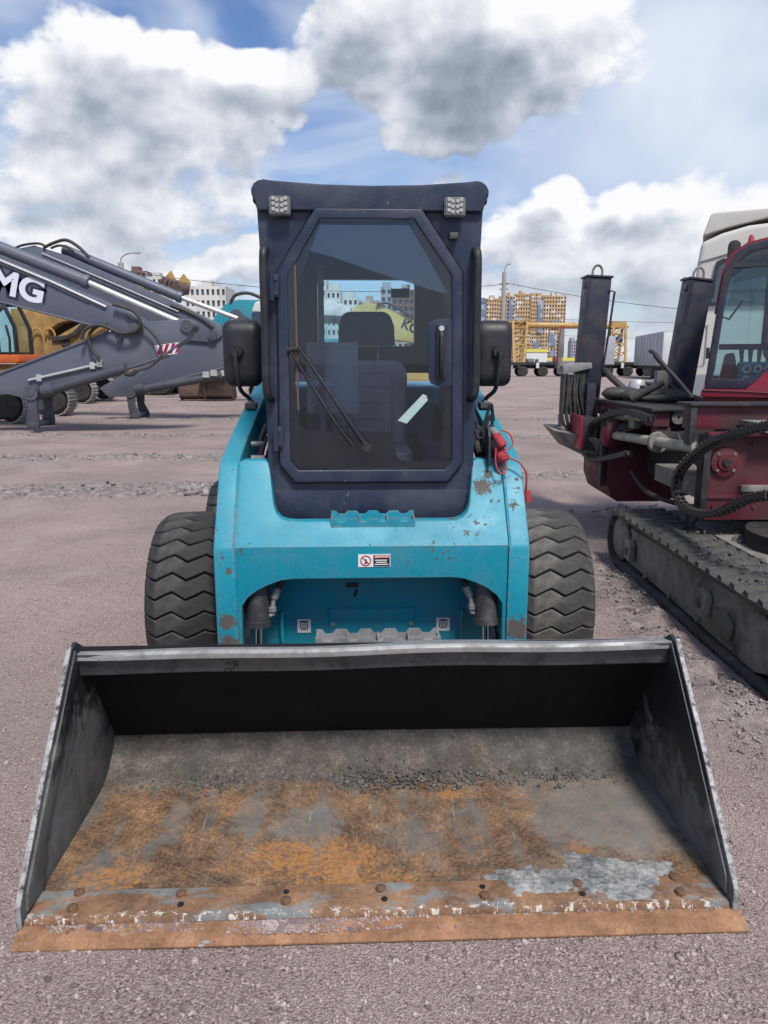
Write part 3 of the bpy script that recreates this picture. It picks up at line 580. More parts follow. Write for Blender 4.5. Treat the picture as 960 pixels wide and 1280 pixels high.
# --- wheels
TR, TW = .405, .162
def Rx(x):
    u = abs(x) / TW
    return TR - .006 * u ** 2 - .030 * u ** 6
us = [0, .08, .16, .27, .38, .47, .56, .68, .80, .90, 1.0]
def wave(u): return np.interp(u, [0, .15, .37, .57, .80, 1], [-.010, .019, -.019, .019, -.019, .008])
def lug_mesh():
    mb = MB(); rings = []; half_w = .0375
    for u in us:
        x = -TW + 2 * TW * u; r = Rx(x); ri = r - .026; w = wave(u); ring = []
        for (rad, hw) in ((ri, half_w + .004), (r - .004, half_w), (r, half_w - .004)): ring.append((rad, -hw))
        for (rad, hw) in ((r, half_w - .004), (r - .004, half_w), (ri, half_w + .004)): ring.append((rad, hw))
        rings.append([(x, rad * math.cos((w + hw) / TR), rad * math.sin((w + hw) / TR)) for rad, hw in ring])
    return mb.loft(rings)
lug0 = None
def wheel(x, y, s, rmat):
    global lug0
    prof = [(-.158, .235), (-.172, .30), (-.161, .365), (-.145, .374), (-.07, .380), (.07, .380), (.145, .374), (.161, .365), (.172, .30), (.158, .235)]
    w = MB().lathe(prof, n=48).build('wheel', rmat, LD, smooth=40, loc=(x, y, TR - .004))
    MB().lathe([(s * .135, .236), (s * .155, .244), (s * .15, .225), (s * .06, .19), (s * .04, .10), (s * .07, .09), (s * .07, .001), (-s * .1, .001), (-s * .12, .236)], n=32).build('rim', 'label_white' if 0 else 'teal_plain', w)
    N = 30; ph = random.random()
    for k in range(N):
        a = 2 * math.pi * (k + ph) / N
        if lug0 is None or lug0.data.materials[0] != M[rmat]:
            lug0 = lug_mesh().build('tread_lug', rmat, w, smooth=30); lug0.rotation_euler = (a, 0, 0)
        else: dup(lug0, w, (0, 0, 0), (a, 0, 0))
wheel(-.815, 1.735, -1, 'rubber'); wheel(-.775, 2.80, -1, 'rubber'); wheel(.815, 1.735, 1, 'rubber_dusty'); wheel(.775, 2.80, 1, 'rubber_dusty')
# --- cab
CY = 1.48
out8 = [(-.447, 1.86), (-.458, 2.15), (.458, 2.15), (.447, 1.86), (.442, 1.05), (.425, .80), (-.425, .80), (-.442, 1.05)]
opn = [(-.386, 1.858), (-.226, 2.108), (.208, 2.108), (.380, 1.861), (.396, 1.07), (.332, .985), (-.332, .985), (-.396, 1.07)]
cab = MB().ring(out8, opn, CY, CY + .06).build('cab', 'navy', LD, bevel=.006)
MB().box(-.425, .425, CY - .012, CY - .001, .82, .955).build('lower_panel', 'navy', cab, bevel=.004)
MB().box(-.425, .425, 1.545, 2.66, .80, .86).build('cab_floor', 'interior', cab)
for s in (-1, 1):
    a, b2 = sorted((s * .418, s * .446))
    MB().ring([(1.54, .86), (1.54, 2.14), (2.68, 2.14), (2.68, .86)], [(1.66, 1.48), (1.66, 2.03), (2.56, 2.03), (2.56, 1.48)], a, b2, 'x').build('side_panel', 'navy', cab, bevel=.003)
    MB().box(*sorted((s * .430, s * .434)), 1.66, 2.56, 1.48, 2.03).build('side_glass', 'cab_glass', cab)
    MB().box(*sorted((s * .26, s * .415)), 1.75, 2.5, .86, 1.13).build('side_console', 'interior', cab, bevel=.03, seg=3)
    MB().tube(spline([(s * .31, 1.85, 1.12), (s * .315, 1.83, 1.22), (s * .30, 1.82, 1.30)]), [.016] * 13, 8).build('joystick', 'black_plastic', cab)
    MB().box(*sorted((s * .20, s * .225)), 1.62, 1.64, .86, 1.9).build('guard_bar', 'interior', cab) if s < 0 else None
rw = rrect(-.277, .268, 1.585, 1.948, .03, 4); ro = []
for (x, z) in rw:    # outer loop with the same count, pushed to the wall's border
    dx, dz = x + .004, z - 1.767; k = min(.44 / max(abs(dx), 1e-6), (.373 if dz > 0 else .90) / max(abs(dz), 1e-6)); ro.append((dx * k, 1.767 + dz * k))
MB().ring(ro, rw, 2.60, 2.66).build('rear_wall', 'navy', cab)
MB().prism(rw, 2.626, 2.632).build('rear_window', 'rear_glass', cab)
MB().box(.135, .238, 2.610, 2.614, 1.850, 1.900).build('window_sticker', 'green_film', cab)
MB().ring([(x * 1.06, 1.767 + (z - 1.767) * 1.08) for x, z in rw], rw, 2.588, 2.5995).build('window_seal', 'black_plastic', cab)
MB().box(-.42, .42, 1.545, 2.595, 2.085, 2.138).build('headliner', 'interior', cab)
# roof: dished sheet with swollen corners
rows = []; NY = [1.462, 1.47, 1.50, 1.60, 2.2, 2.70, 2.76, 2.775]
def rz(x):
    u = abs(x) / .47
    return 2.178 + .026 * min(1, u * 1.12) ** 4 - (.05 * max(0, (u - .93) / .07) ** 2)
XS = [-.470, -.464, -.45, -.42, -.36, -.24, -.12, 0, .12, .24, .36, .42, .45, .464, .470]
for i, y in enumerate(NY):
    drop = {0: .030, 1: .006, 7: .03, 6: .006}.get(i, 0); sx = 1 if 1 <= i <= 6 else .99
    rows.append([(x * sx, y, rz(x) - drop - .006) for x in XS] + [(x * sx, y, 2.140 - (.012 if abs(x) > .44 else 0)) for x in reversed(XS)])
MB().loft(rows).build('roof', 'navy', LD, smooth=50)
bw_ = [(-.452, 2.09), (-.462, 2.13), (-.474, 2.150), (-.474, 2.170), (-.464, 2.190), (-.446, 2.203), (-.424, 2.207), (-.38, 2.202), (-.2, 2.190)]
MB().prism(bw_ + [(0, 2.186)] + [(-x, z) for x, z in reversed(bw_)], 1.452, 1.4795).build('brow', 'navy', LD, bevel=.010, seg=3)
def work_light(xc):
    l = MB().prism(rrect(xc - .043, xc + .043, 2.066, 2.140, .012), 1.428, 1.4515).build('work_light', 'lamp_back', LD, bevel=.003)
    MB().prism(rrect(xc - .037, xc + .037, 2.072, 2.134, .008), 1.4215, 1.4245).build('lens', 'lens', l)
    mb = MB()
    for k in range(12):
        c, r_ = k % 2, (k // 2) % 3; side_ = -1 if k < 6 else 1
        mb.lathe([(1.4165, .001), (1.4165, .0065), (1.4213, .0085)], (xc + side_ * (.010 + c * .014), 0, 2.083 + r_ * .020 + (.006 if c else 0)), 'y', 10, False)
    mb.build('led_cluster', 'led', l)
work_light(-.360); work_light(.335)
MB().box(.318, .352, 1.44, 1.478, 1.985, 2.01).build('latch_striker', 'dark_steel', LD, bevel=.004)
for s in (-1, 1):
    MB().tube(spline([(s * .428, 1.475, 1.945), (s * .428, 1.425, 1.93), (s * .430, 1.415, 1.86), (s * .430, 1.415, 1.62), (s * .432, 1.415, 1.40), (s * .425, 1.43, 1.355), (s * .42, 1.475, 1.345)], 5), .017, 12).build('grab_handle', 'black_plastic', LD)
# door
d_out = [(-.379, 1.855), (-.222, 2.100), (.204, 2.100), (.373, 1.858), (.389, 1.073), (.328, .993), (-.328, .993), (-.389, 1.073)]
d_in = [(-.337, 1.842), (-.203, 2.060), (.175, 2.060), (.330, 1.846), (.346, 1.085), (.312, 1.045), (-.312, 1.045), (-.346, 1.085)]
door = MB().ring(d_out, d_in, 1.452, 1.478).build('door', 'navy', LD, bevel=.006, seg=3)
MB().ring([(x * 1.012, 1.55 + (z - 1.55) * 1.008) for x, z in d_out], [(x * .995, 1.55 + (z - 1.55) * .997) for x, z in d_out], 1.4705, 1.4795).build('door_seal', 'black_plastic', door)
MB().prism([(x * .999, 1.55 + (z - 1.55) * .999) for x, z in d_in], 1.464, 1.468).build('windscreen', 'dusty_glass', door)
MB().prism([(-.268, 1.945), (-.205, 2.040), (.155, 2.040), (.318, 1.785), (.316, 1.770), (.05, 1.848), (-.15, 1.915)], 1.4690, 1.4702).build('reflection_sheet', 'reflection_film', door)  # added pale sheet imitating the reflection across the upper windscreen
MB().prism([(-.343, 1.05), (.343, 1.05), (.345, 1.082), (.150, 1.078), (.120, 1.088), (.106, 1.11), (.10, 1.18), (.09, 1.20), (.07, 1.208), (-.26, 1.208), (-.295, 1.225), (-.315, 1.26), (-.32, 1.6), (-.30, 1.80), (-.21, 2.030), (-.204, 2.056), (-.336, 1.842), (-.342, 1.4)], 1.4690, 1.4704).build('glass_border', 'label_black', door)
MB().prism([(.300, 1.10), (.343, 1.09), (.330, 1.842), (.18, 2.056), (.165, 2.035), (.300, 1.80), (.315, 1.70), (.30, 1.66), (.315, 1.40)], 1.4690, 1.4704).build('glass_border', 'label_black', door)
lp = MB().prism([(.345, 1.672), (.345, 1.40), (.275, 1.40), (.250, 1.41), (.240, 1.435), (.236, 1.64), (.245, 1.660), (.270, 1.672)], 1.4565, 1.4630).build('lock_panel', 'navy', door, bevel=.002)
hd = MB().prism(rrect(.270, .312, 1.432, 1.655, .012), 1.440, 1.456).build('door_handle', 'black_plastic', door, bevel=.004)
MB().prism(rrect(.278, .304, 1.455, 1.61, .008), 1.418, 1.4395).build('grip', 'black_plastic', hd) if 0 else None
MB().tube([(.291, 1.438, 1.445), (.291, 1.425, 1.46), (.291, 1.422, 1.52), (.291, 1.425, 1.60), (.291, 1.438, 1.615)], .010, 10).build('door_grip', 'black_plastic', door)
MB().cyl((.290, 1.4395, 1.634), (.290, 1.434, 1.634), .011, n=16).build('key_lock', 'chrome', door)
for z in (1.80, 1.19):
    h = MB().box(-.408, -.372, 1.436, 1.4695, z - .045, z + .045).build('hinge', 'navy', door, bevel=.004)
    MB().cyl((-.402, 1.440, z - .058), (-.402, 1.440, z + .058), .011, n=12).build('hinge_pin', 'navy', door)
    for dz in (-.028, .028): MB().cyl((-.385, 1.436, z + dz), (-.385, 1.430, z + dz), .008, n=8).build('hinge_bolt', 'dark_steel', door)
w1 = MB().tube([(-.020, 1.442, 1.146), (-.075, 1.436, 1.225), (-.19, 1.435, 1.40), (-.300, 1.440, 1.560)], [.013, .011, .0075, .006], 8).build('wiper_arm', 'black_plastic', door)
MB().tube([(-.078, 1.446, 1.150), (-.15, 1.44, 1.245), (-.335, 1.445, 1.545)], [.010, .008, .006], 8).build('wiper_arm', 'black_plastic', door)
MB().cyl((-.020, 1.463, 1.146), (-.020, 1.430, 1.146), .019, n=16).build('wiper_pivot', 'black_plastic', door)
MB().tube([(-.345, 1.446, 1.545), (-.29, 1.444, 1.552)], .010, 6).build('wiper_joint', 'black_plastic', door)
MB().box(-.311, -.302, 1.452, 1.459, 1.30, 1.88).build('wiper_blade', 'bucket_brown_w', door)
MB().prism([(.112, 1.255), (.150, 1.242), (.240, 1.342), (.232, 1.352), (.238, 1.356), (.218, 1.366)], 1.4625, 1.4636).build('tape_strip', 'tape', door)
# seat
seat = MB().loft([[(x * (1 - .03 * i), 2.30 + .03 * i - (.05 if abs(x) > .15 else 0) , z) for x, z in [(0, 0)]] for i in range(1)]) if 0 else None
sb = MB().prism(rrect(-.195, .205, .98, 1.505, .075, 6), 2.24, 2.36).build('seat', 'seat_vinyl', LD, bevel=.035, seg=4)
MB().prism(rrect(-.115, .125, 1.06, 1.44, .05, 5), 2.215, 2.25).build('seat_padding', 'seat_vinyl', sb, bevel=.014, seg=3)
for k in range(4): MB().tube([(-.10, 2.213, 1.12 + k * .085), (.11, 2.213, 1.12 + k * .085)], .006, 6).build('seat_rib', 'seat_vinyl', sb)
MB().prism(rrect(-.20, .21, 1.80, 2.28, .06, 5), .98, 1.08, 'z').build('seat_cushion', 'seat_vinyl', sb, bevel=.03, seg=3)
MB().box(-.17, .18, 1.85, 2.25, .86, .98).build('seat_base', 'interior', sb)
hr = MB().prism([(-.155, 1.580), (.140, 1.580), (.135, 1.68), (.115, 1.735), (.085, 1.752), (-.105, 1.752), (-.135, 1.735), (-.152, 1.68)], 2.24, 2.32).build('headrest', 'interior', sb, bevel=.02, seg=3)
for x in (-.06, .05): MB().cyl((x, 2.28, 1.49), (x, 2.28, 1.59), .008, n=8).build('headrest_post', 'chrome', sb)
dh = MB().ring([(-.285, 1.27), (-.285, 1.585), (-.055, 1.585), (-.055, 1.27)], [(-.265, 1.29), (-.265, 1.565), (-.075, 1.565), (-.075, 1.29)], 1.70, 1.71).build('reflection_frame', 'reflection_grey', LD)  # added pale frame and pane imitating a rectangle reflected in the glass
MB().box(-.265, -.075, 1.703, 1.707, 1.29, 1.565).build('reflection_pane', 'reflection_film', dh)
# mirrors
def mirror(s):
    cx, cz = s * .640, 1.540
    rings = []
    for (y, k) in ((2.135, .62), (2.142, .80), (2.160, .94), (2.19, 1.0), (2.225, .98)):
        rings.append([(cx + (x - 0) * k, y, cz + z * k) for x, z in rrect(-.098, .098, -.166, .166, .045, 5)])
    m_ = MB().loft(rings).build('mirror', 'black_plastic', LD, smooth=50)
    MB().prism([(cx + x, cz + z) for x, z in rrect(-.088, .088, -.156, .156, .04, 5)], 2.2255, 2.228).build('mirror_glass', 'chrome', m_)
    MB().tube([(cx + s * .02, 2.14, cz + .01), (cx + s * .02, 2.11, cz + .01)], [.036, .030], 14).build('ball_mount', 'black_plastic', m_)
    MB().tube(spline([(cx + s * .02, 2.10, cz + .012), (cx + s * .022, 2.095, cz - .03), (cx + s * .012, 2.10, cz - .13), (cx + s * .005, 2.13, cz - .185), (s * .615, 2.19, 1.315), (s * .605, 2.20, 1.285)], 5), .011, 10).build('mirror_arm', 'black_plastic', m_)
    MB().box(*sorted((s * .58, s * .635)), 2.16, 2.25, 1.262, 1.292).build('mirror_bracket', 'dark_steel', m_, bevel=.004)
    for y in (2.175, 2.235): MB().cyl((s * .607, y, 1.29), (s * .607, y, 1.302), .010, n=8).build('bracket_bolt', 'steel_worn', m_)
sym(mirror)
# auxiliary couplers and hoses beside the cab
br = MB().prism([(1.44, 1.06), (1.46, 1.19), (1.50, 1.23), (1.545, 1.21), (1.545, 1.06)], .500, .512, 'x').build('coupler_bracket', 'black_plastic', LD, bevel=.003)
MB().prism([(.500, 1.055), (.505, 1.20), (.525, 1.235), (.545, 1.215), (.560, 1.055)], 1.535, 1.547, 'y').build('bracket_web', 'black_plastic', br, bevel=.003)
for (x, z, k) in ((.548, 1.175, .9), (.556, 1.115, 1.15)):
    c = MB().tube([(x - .022 * k, 1.53, z + .032), (x - .006, 1.475, z + .01)], [.018 * k, .019 * k], 14).build('quick_coupler', 'steel_worn', br)
    MB().tube([(x - .008, 1.482, z + .012), (x + .008, 1.435, z - .022), (x + .012, 1.425, z - .030)], [.022 * k, .024 * k, .012], 14).build('dust_cap', 'red_cap', br)
MB().tube([(.560, 1.50, 1.06), (.565, 1.45, 1.04)], [.017, .02], 12).build('quick_coupler', 'steel_worn', br)
MB().tube(spline([(.548, 1.45, 1.215), (.585, 1.44, 1.20), (.600, 1.43, 1.16), (.580, 1.42, 1.135), (.562, 1.425, 1.14)]), .0035, 6).build('cap_strap', 'red_cap', br)
MB().tube(spline([(.530, 1.44, 1.14), (.528, 1.425, 1.08), (.540, 1.405, 1.04), (.562, 1.40, 1.035), (.572, 1.41, 1.06), (.570, 1.42, 1.09)]), .0038, 6).build('cap_strap', 'red_cap', br)
MB().tube(spline([(.565, 1.44, 1.10), (.62, 1.42, 1.085), (.655, 1.41, 1.04), (.662, 1.42, .98), (.664, 1.44, .94)]), .004, 6).build('cap_strap', 'red_cap', br)
MB().tube([(.668, 1.44, .955), (.674, 1.44, .905)], [.017, .019], 12).build('dust_cap', 'red_cap', br)
for k in range(4):
    z = 1.30 - k * .045
    MB().tube([(.455, 1.60, z - .02), (.475, 1.59, z - .085), (.495, 1.585, z - .09), (.525, 1.58, z + .01), (.535, 1.60, z + .015), (.55, 1.62, z - .06)], .0075, 8).build('hydraulic_pipe', 'black_plastic', LD)
for k, (x, z) in enumerate(((.50, 1.02), (.52, 1.08), (.48, 1.10))):
    MB().tube(spline([(x, 1.56, z), (x - .01, 1.62, z + .06), (x + .01, 1.75, z + .09), (x, 2.1, z + .11)]), .016, 10).build('hydraulic_hose', 'black_plastic', LD)
for (x, y, z) in ((-.50, 1.60, 1.08), (-.515, 1.72, 1.13), (-.49, 1.64, 1.02)):
    MB().tube([(x - .03, y, z), (x + .03, y, z)], .013, 8).build('hose_fitting', 'steel_worn', LD)
    MB().tube(spline([(x, y, z - .05), (x + .012, y + .03, z + .02), (x, y + .3, z + .06)]), .012, 8).build('hydraulic_hose', 'black_plastic', LD)
# ------------------------------------------------------------------ left: two grey excavators, booms folded, facing right
surf('boom_grey', (.098, .110, .148), .42, dirt=(.15, .14, .135), amt=.35, dscale=1.3, grain=.08, gscale=20, chips=.15, streak=.10)
surf('boom_dark', (.055, .060, .078), .5, dirt=(.11, .10, .10), amt=.5, dscale=2, grain=.15)
surf('pin_grey', (.10, .105, .12), .5, .3, dirt=(.05, .05, .05), amt=.5, dscale=12)
surf('shoe_steel', (.34, .31, .29), .6, .3, dirt=(.16, .13, .11), amt=.6, dscale=8, rnd=.15)
surf('track_black', (.02, .02, .022), .7, dirt=(.09, .08, .07), amt=.6, dscale=4)
surf('cat_yellow', (.40, .245, .075), .5, dirt=(.14, .09, .05), amt=.65, dscale=1.6, grain=.15, chips=.3, streak=.25)
surf('orange_paint', (.62, .125, .025), .45, dirt=(.25, .12, .08), amt=.4, dscale=3)
surf('teal_far', (.012, .235, .30), .45, dirt=(.06, .15, .17), amt=.5, dscale=1.5)
surf('bucket_brown', (.13, .085, .065), .7, dirt=(.06, .045, .038), amt=.7, dscale=2.5, grain=.3)
surf('logo_white', (.66, .68, .76), .4, bump=0); surf('logo_navy', (.018, .022, .045), .4, bump=0)
surf('stripe_red', (.30, .015, .05), .45, bump=0); surf('stripe_white', (.68, .68, .68), .45, bump=0)
surf('pipe_bright', (.62, .62, .60), .35, .5, dirt=(.3, .28, .25), amt=.4, dscale=8)
surf('hose_brown', (.030, .026, .024), .6, dirt=(.10, .09, .08), amt=.5, dscale=10)
def xz(pts, Y): return [(x, Y, z) for x, z in pts]
SHOES = {}
def track(parent, x0, x1, y0, y1, h, pitch, mat, wheelmat='track_black'):
    """One crawler along X: side frame, idler, sprocket, rollers and every shoe a piece of its own."""
    r_ = h / 2; yc = (y0 + y1) / 2; L = (x1 - x0) - h
    t = MB().prism([(x0 + r_, .16), (x1 - r_, .16), (x1 - r_, h - .18), (x0 + r_, h - .18)], y0 + .12, y1 - .12).build('track_frame', 'boom_dark', parent, bevel=.03)
    for xc in (x0 + r_, x1 - r_):
        MB().lathe([(y0 + .1, .02), (y0 + .1, r_ - .16), (y0 + .16, r_ - .10), (y0 + .22, r_ - .05), (y1 - .22, r_ - .05), (y1 - .1, r_ - .12), (y1 - .1, .02)], (xc, 0, r_), 'y', 28).build('idler', wheelmat, t)
    for k in range(6): MB().lathe([(y0 + .14, .01), (y0 + .14, .10), (y1 - .14, .10), (y1 - .14, .01)], (x0 + h + (L - h) * k / 5, 0, .16), 'y', 14).build('roller', wheelmat, t)
    tot = 2 * L + math.pi * h; N = int(tot / pitch); key = (round(y1 - y0, 2), round(tot / N, 3), mat); p_ = tot / N
    for k in range(N):
        s = k * p_; rr_ = r_ - .02
        if s < L: x, z, a = x0 + r_ + s, .02, 180
        elif s < L + math.pi * r_: ph = (s - L) / r_; x, z, a = x1 - r_ + rr_ * math.sin(ph), r_ - rr_ * math.cos(ph), 180 - math.degrees(ph)
        elif s < 2 * L + math.pi * r_: x, z, a = x1 - r_ - (s - L - math.pi * r_), h - .02, 0
        else: ph = (s - 2 * L - math.pi * r_) / r_; x, z, a = x0 + r_ - rr_ * math.sin(ph), r_ + rr_ * math.cos(ph), -math.degrees(ph)
        if key not in SHOES:
            w = (y1 - y0) / 2; q_ = p_ * .47
            mb = MB().prism([(-q_, -.02), (q_, -.02), (q_, .0), (q_ * .8, .035), (q_ * .62, .035), (q_ * .5, .004), (-q_ * .2, .004), (-q_ * .3, .028), (-q_ * .5, .028), (-q_ * .6, .004), (-q_, .0)], -w, w)
            SHOES[key] = mb.build('track_shoe', mat, t, smooth=0); o = SHOES[key]
        else: o = dup(SHOES[key], t, (0, 0, 0))
        o.location = (x, yc, z); o.rotation_euler = (0, R(-a) if 0 else R(a), 0)
    return t
def pin(parent, x, z, y0, y1, r_):
    p_ = MB().lathe([(y0, .001), (y0, r_ * .45), (y0 + .012, r_ * .5), (y0 + .012, r_), (y1, r_), (y1, .001)], (x, 0, z), 'y', 20).build('pin_boss', 'pin_grey', parent)
def excavator(label, Y, boom, stick, cyl, bcyl, link, pins, logo=False, body=None):
    E_ = thing('grey_excavator', label, 'excavator', (0, 0, 0), group='grey excavators parked side by side')
    bo = MB().prism(boom, Y - .32, Y + .32).build('boom', 'boom_grey', E_, bevel=.025)
    n_ = len(boom); c = Vector((sum(p[0] for p in boom) / n_, sum(p[1] for p in boom) / n_))
    stk = MB().prism(stick, Y - .24, Y + .24).build('stick', 'boom_grey', E_, bevel=.02)
    a, m_, e = cyl; ac = MB().tube([(a[0], Y - .05, a[1]), (m_[0] - .12, Y - .05, m_[1] + .05), (m_[0] - .1, Y - .05, m_[1] + .04), (m_[0], Y - .05, m_[1])], [.125, .125, .145, .145], 20).build('arm_cylinder', 'boom_grey', E_)
    MB().cyl((m_[0], Y - .05, m_[1]), (e[0], Y - .05, e[1]), .062).build('rod', 'pipe_bright', ac)
    pin(stk, e[0], e[1], Y - .30, Y + .30, .13)
    a, m_ = bcyl; bc = MB().tube([(a[0], Y - .36, a[1]), (m_[0], Y - .36, m_[1])], .105, 18).build('bucket_cylinder', 'boom_dark', E_)
    MB().tube([(a[0] - .04, Y - .36, a[1] - .0), (a[0] + .2, Y - .36, a[1] + .05)], .14, 14).build('cylinder_eye', 'boom_dark', bc)
    (x, z), (x2, z2) = link
    lks = []
    for dy in (-.44, .30):
        lks.append(MB().prism([(x - .12, z + .05), (x + .12, z + .05), (x + .09, (z + z2) / 2), (x2 + .14, z2 + .05), (x2 + .12, z2 - .06), (x2 - .12, z2 - .06), (x2 - .14, z2 + .05), (x - .09, (z + z2) / 2)], Y + dy, Y + dy + .09).build('bucket_link', 'boom_dark', E_, bevel=.012))
    lk = lks[0]
    pin(lk, x, z + .02, Y - .48, Y + .44, .155); pin(lk, x2, z2 + .02, Y - .47, Y + .42, .07)
    for (px, pz, pr) in pins: pin(bo, px, pz, Y - .40, Y + .40, pr)
    if body:
        x0, x1 = body; h = 2.6
        for s in (-1, 1): track(E_, x0, x1, Y + s * 1.3 - .3, Y + s * 1.3 + .3, .92, .19, 'shoe_steel')
        MB().box(x0 + 1.2, x1 - 1.2, Y - 1.05, Y + 1.05, .45, 1.0).build('undercarriage', 'boom_dark', E_, bevel=.05)
        x1 -= 1.8
        MB().prism([(x0 - .6, 1.1), (x0 - .7, 2.1), (x0 - .3, 2.35), (x0 + 2.2, 2.35), (x1 - 1.4, 2.0), (x1 - 1.2, 1.1)], Y - 1.4, Y + 1.4).build('house', 'boom_grey', E_, bevel=.06)
        cb = MB().ring([(x1 - 3.0, 1.3), (x1 - 3.0, 3.15), (x1 - 1.6, 3.15), (x1 - 1.25, 2.3), (x1 - 1.3, 1.3)], [(x1 - 2.9, 1.9), (x1 - 2.9, 3.02), (x1 - 1.68, 3.02), (x1 - 1.38, 2.3), (x1 - 1.4, 1.9)], Y + .45, Y + 1.4).build('operator_cab', 'boom_dark', E_, bevel=.03)
        MB().prism([(x1 - 2.9, 1.9), (x1 - 2.9, 3.02), (x1 - 1.68, 3.02), (x1 - 1.38, 2.3), (x1 - 1.4, 1.9)], Y + .5, Y + .52).build('cab_window', 'clear_glass', cb)
    return E_, bo, stk
A = 16.2
EA, boA, stA = excavator('nearer grey excavator arm with white lettering and red striped decal, folded stick', A,
    [(-12.9, 1.9), (-12.3, 3.0), (-11.3, 4.35), (-10.6, 4.72), (-9.92, 4.45), (-8.98, 4.04), (-8.02, 3.65), (-6.86, 3.18), (-5.7, 2.66), (-5.34, 2.53), (-5.03, 2.3), (-5.04, 2.1), (-5.25, 2.05), (-5.96, 2.22), (-7.62, 2.64), (-8.11, 2.77), (-9.09, 3.06), (-10.08, 3.26), (-10.7, 3.2), (-11.4, 2.4), (-12.3, 1.6)],
    [(-5.79, 2.1), (-5.35, 2.33), (-4.76, 2.33), (-4.13, 2.38), (-4.01, 2.23), (-4.13, 2.02), (-4.68, 1.58), (-5.63, 1.3), (-7.1, .87), (-7.54, .70), (-8.05, .82), (-8.58, .75), (-8.67, 1.03), (-8.45, 1.15), (-8.27, 1.21)],
    [(-8.9, 4.18), (-6.19, 3.12), (-4.13, 2.23)], [(-7.17, .88), (-5.42, 1.37)], [(-7.44, .83), (-7.47, .17)], [(-5.19, 2.18, .12), (-5.53, 1.99, .07)], body=(-16.4, -11.9))
YF = A - .335
MB().tube(xz([(-8.02, 3.60), (-6.86, 3.12), (-5.75, 2.61)], YF - .02), .028, 8).build('grease_pipe', 'pipe_bright', boA)
MB().tube(xz([(-8.02, 3.53), (-6.86, 3.05), (-6.1, 2.70)], YF - .01), .016, 8).build('grease_pipe', 'boom_dark', boA)
MB().tube(xz([(-7.54, 1.11), (-6.01, 1.45), (-5.95, 1.52)], A - .28), .03, 8).build('steel_pipe', 'pipe_bright', stA)
for x, z in ((-7.3, 1.165), (-6.15, 1.42), (-6.0, 1.46)): MB().box(x - .05, x + .05, A - .32, A - .245, z - .07, z + .07).build('pipe_clamp', 'pipe_bright', stA)
for nm, pts, r_, dy in (('hose', [(-6.28, 1.95), (-6.22, 2.12), (-6.04, 2.22), (-5.79, 2.22), (-5.46, 2.08), (-5.14, 2.13), (-5.04, 2.33), (-5.18, 2.53), (-5.58, 2.66)], .038, -.10),
                        ('hose', [(-5.34, 2.45), (-4.94, 2.2), (-4.7, 1.9), (-4.66, 1.62), (-4.9, 1.4), (-5.2, 1.31)], .026, -.05),
                        ('hose', [(-5.75, 2.24), (-5.96, 2.22), (-6.14, 2.04), (-6.13, 1.78), (-6.0, 1.60), (-5.98, 1.50)], .036, -.03), ('hose', [(-5.2, 1.31), (-5.3, 1.24), (-5.45, 1.25)], .05, -.05)):
    MB().tube(spline(xz(pts, YF + dy)), r_, 10).build(nm, 'hose_brown', boA)
flange = [(-4.13, 2.0), (-4.70, 1.585), (-5.63, 1.30), (-7.05, .905)]
MB().tube(xz(flange, A - .25), .022, 6).build('weld_flange', 'boom_grey', stA); MB().tube(xz([(-5.79, 2.10), (-8.27, 1.21)], A - .25), .024, 6).build('weld_flange', 'boom_grey', stA)
MB().tube(xz([(-8.11, 2.75), (-7.62, 2.63), (-5.96, 2.21)], YF + .01), .022, 6).build('weld_flange', 'boom_grey', boA)
# red and white hatched marker on the stick
dq = [(-4.84, 1.83), (-4.31, 1.90), (-4.35, 1.67), (-4.75, 1.61)]
dc = MB().prism(dq, A - .2440, A - .2465).build('hazard_decal', 'stripe_white', stA)
for k in range(4):
    x = -4.77 + k * .13
    MB().prism([(x - .035, 1.63 + (x + 4.77) * .13), (x + .035, 1.63 + (x + 4.77) * .13), (x + .125, 1.845 + (x + 4.77) * .13), (x + .055, 1.845 + (x + 4.77) * .13)] if k < 3 else [(x - .03, 1.68), (x + .03, 1.68), (x + .065, 1.80), (x + .06, 1.88)], A - .2470, A - .2490).build('red_stripe', 'stripe_red', dc)
lm = Matrix.Translation((-8.06, YF + .012, 3.145)) @ Matrix.Rotation(R(15), 4, 'Y') @ RX @ Matrix.Shear('XZ', 4, (0, 0)) @ Matrix.Diagonal((1.12, 1, 1, 1))
text_mesh('lettering_outline', 'XCMG', .66, 'logo_navy', boA, lm, .075, .002)
text_mesh('lettering', 'XCMG', .66, 'logo_white', boA, Matrix.Translation((0, -.006, 0)) @ lm, .022, .002)
for dz in (0, .16): MB().tube([(-7.85 - dz * .3, A - .45 + dz * 0, 2.62), (-9.0, A - .45, 1.75 - dz), (-10.6, A - .45, .95 - dz)], [.06, .10, .11], 12).build('boom_cylinder', 'boom_dark', EA) if dz == 0 else None
B = 19.7
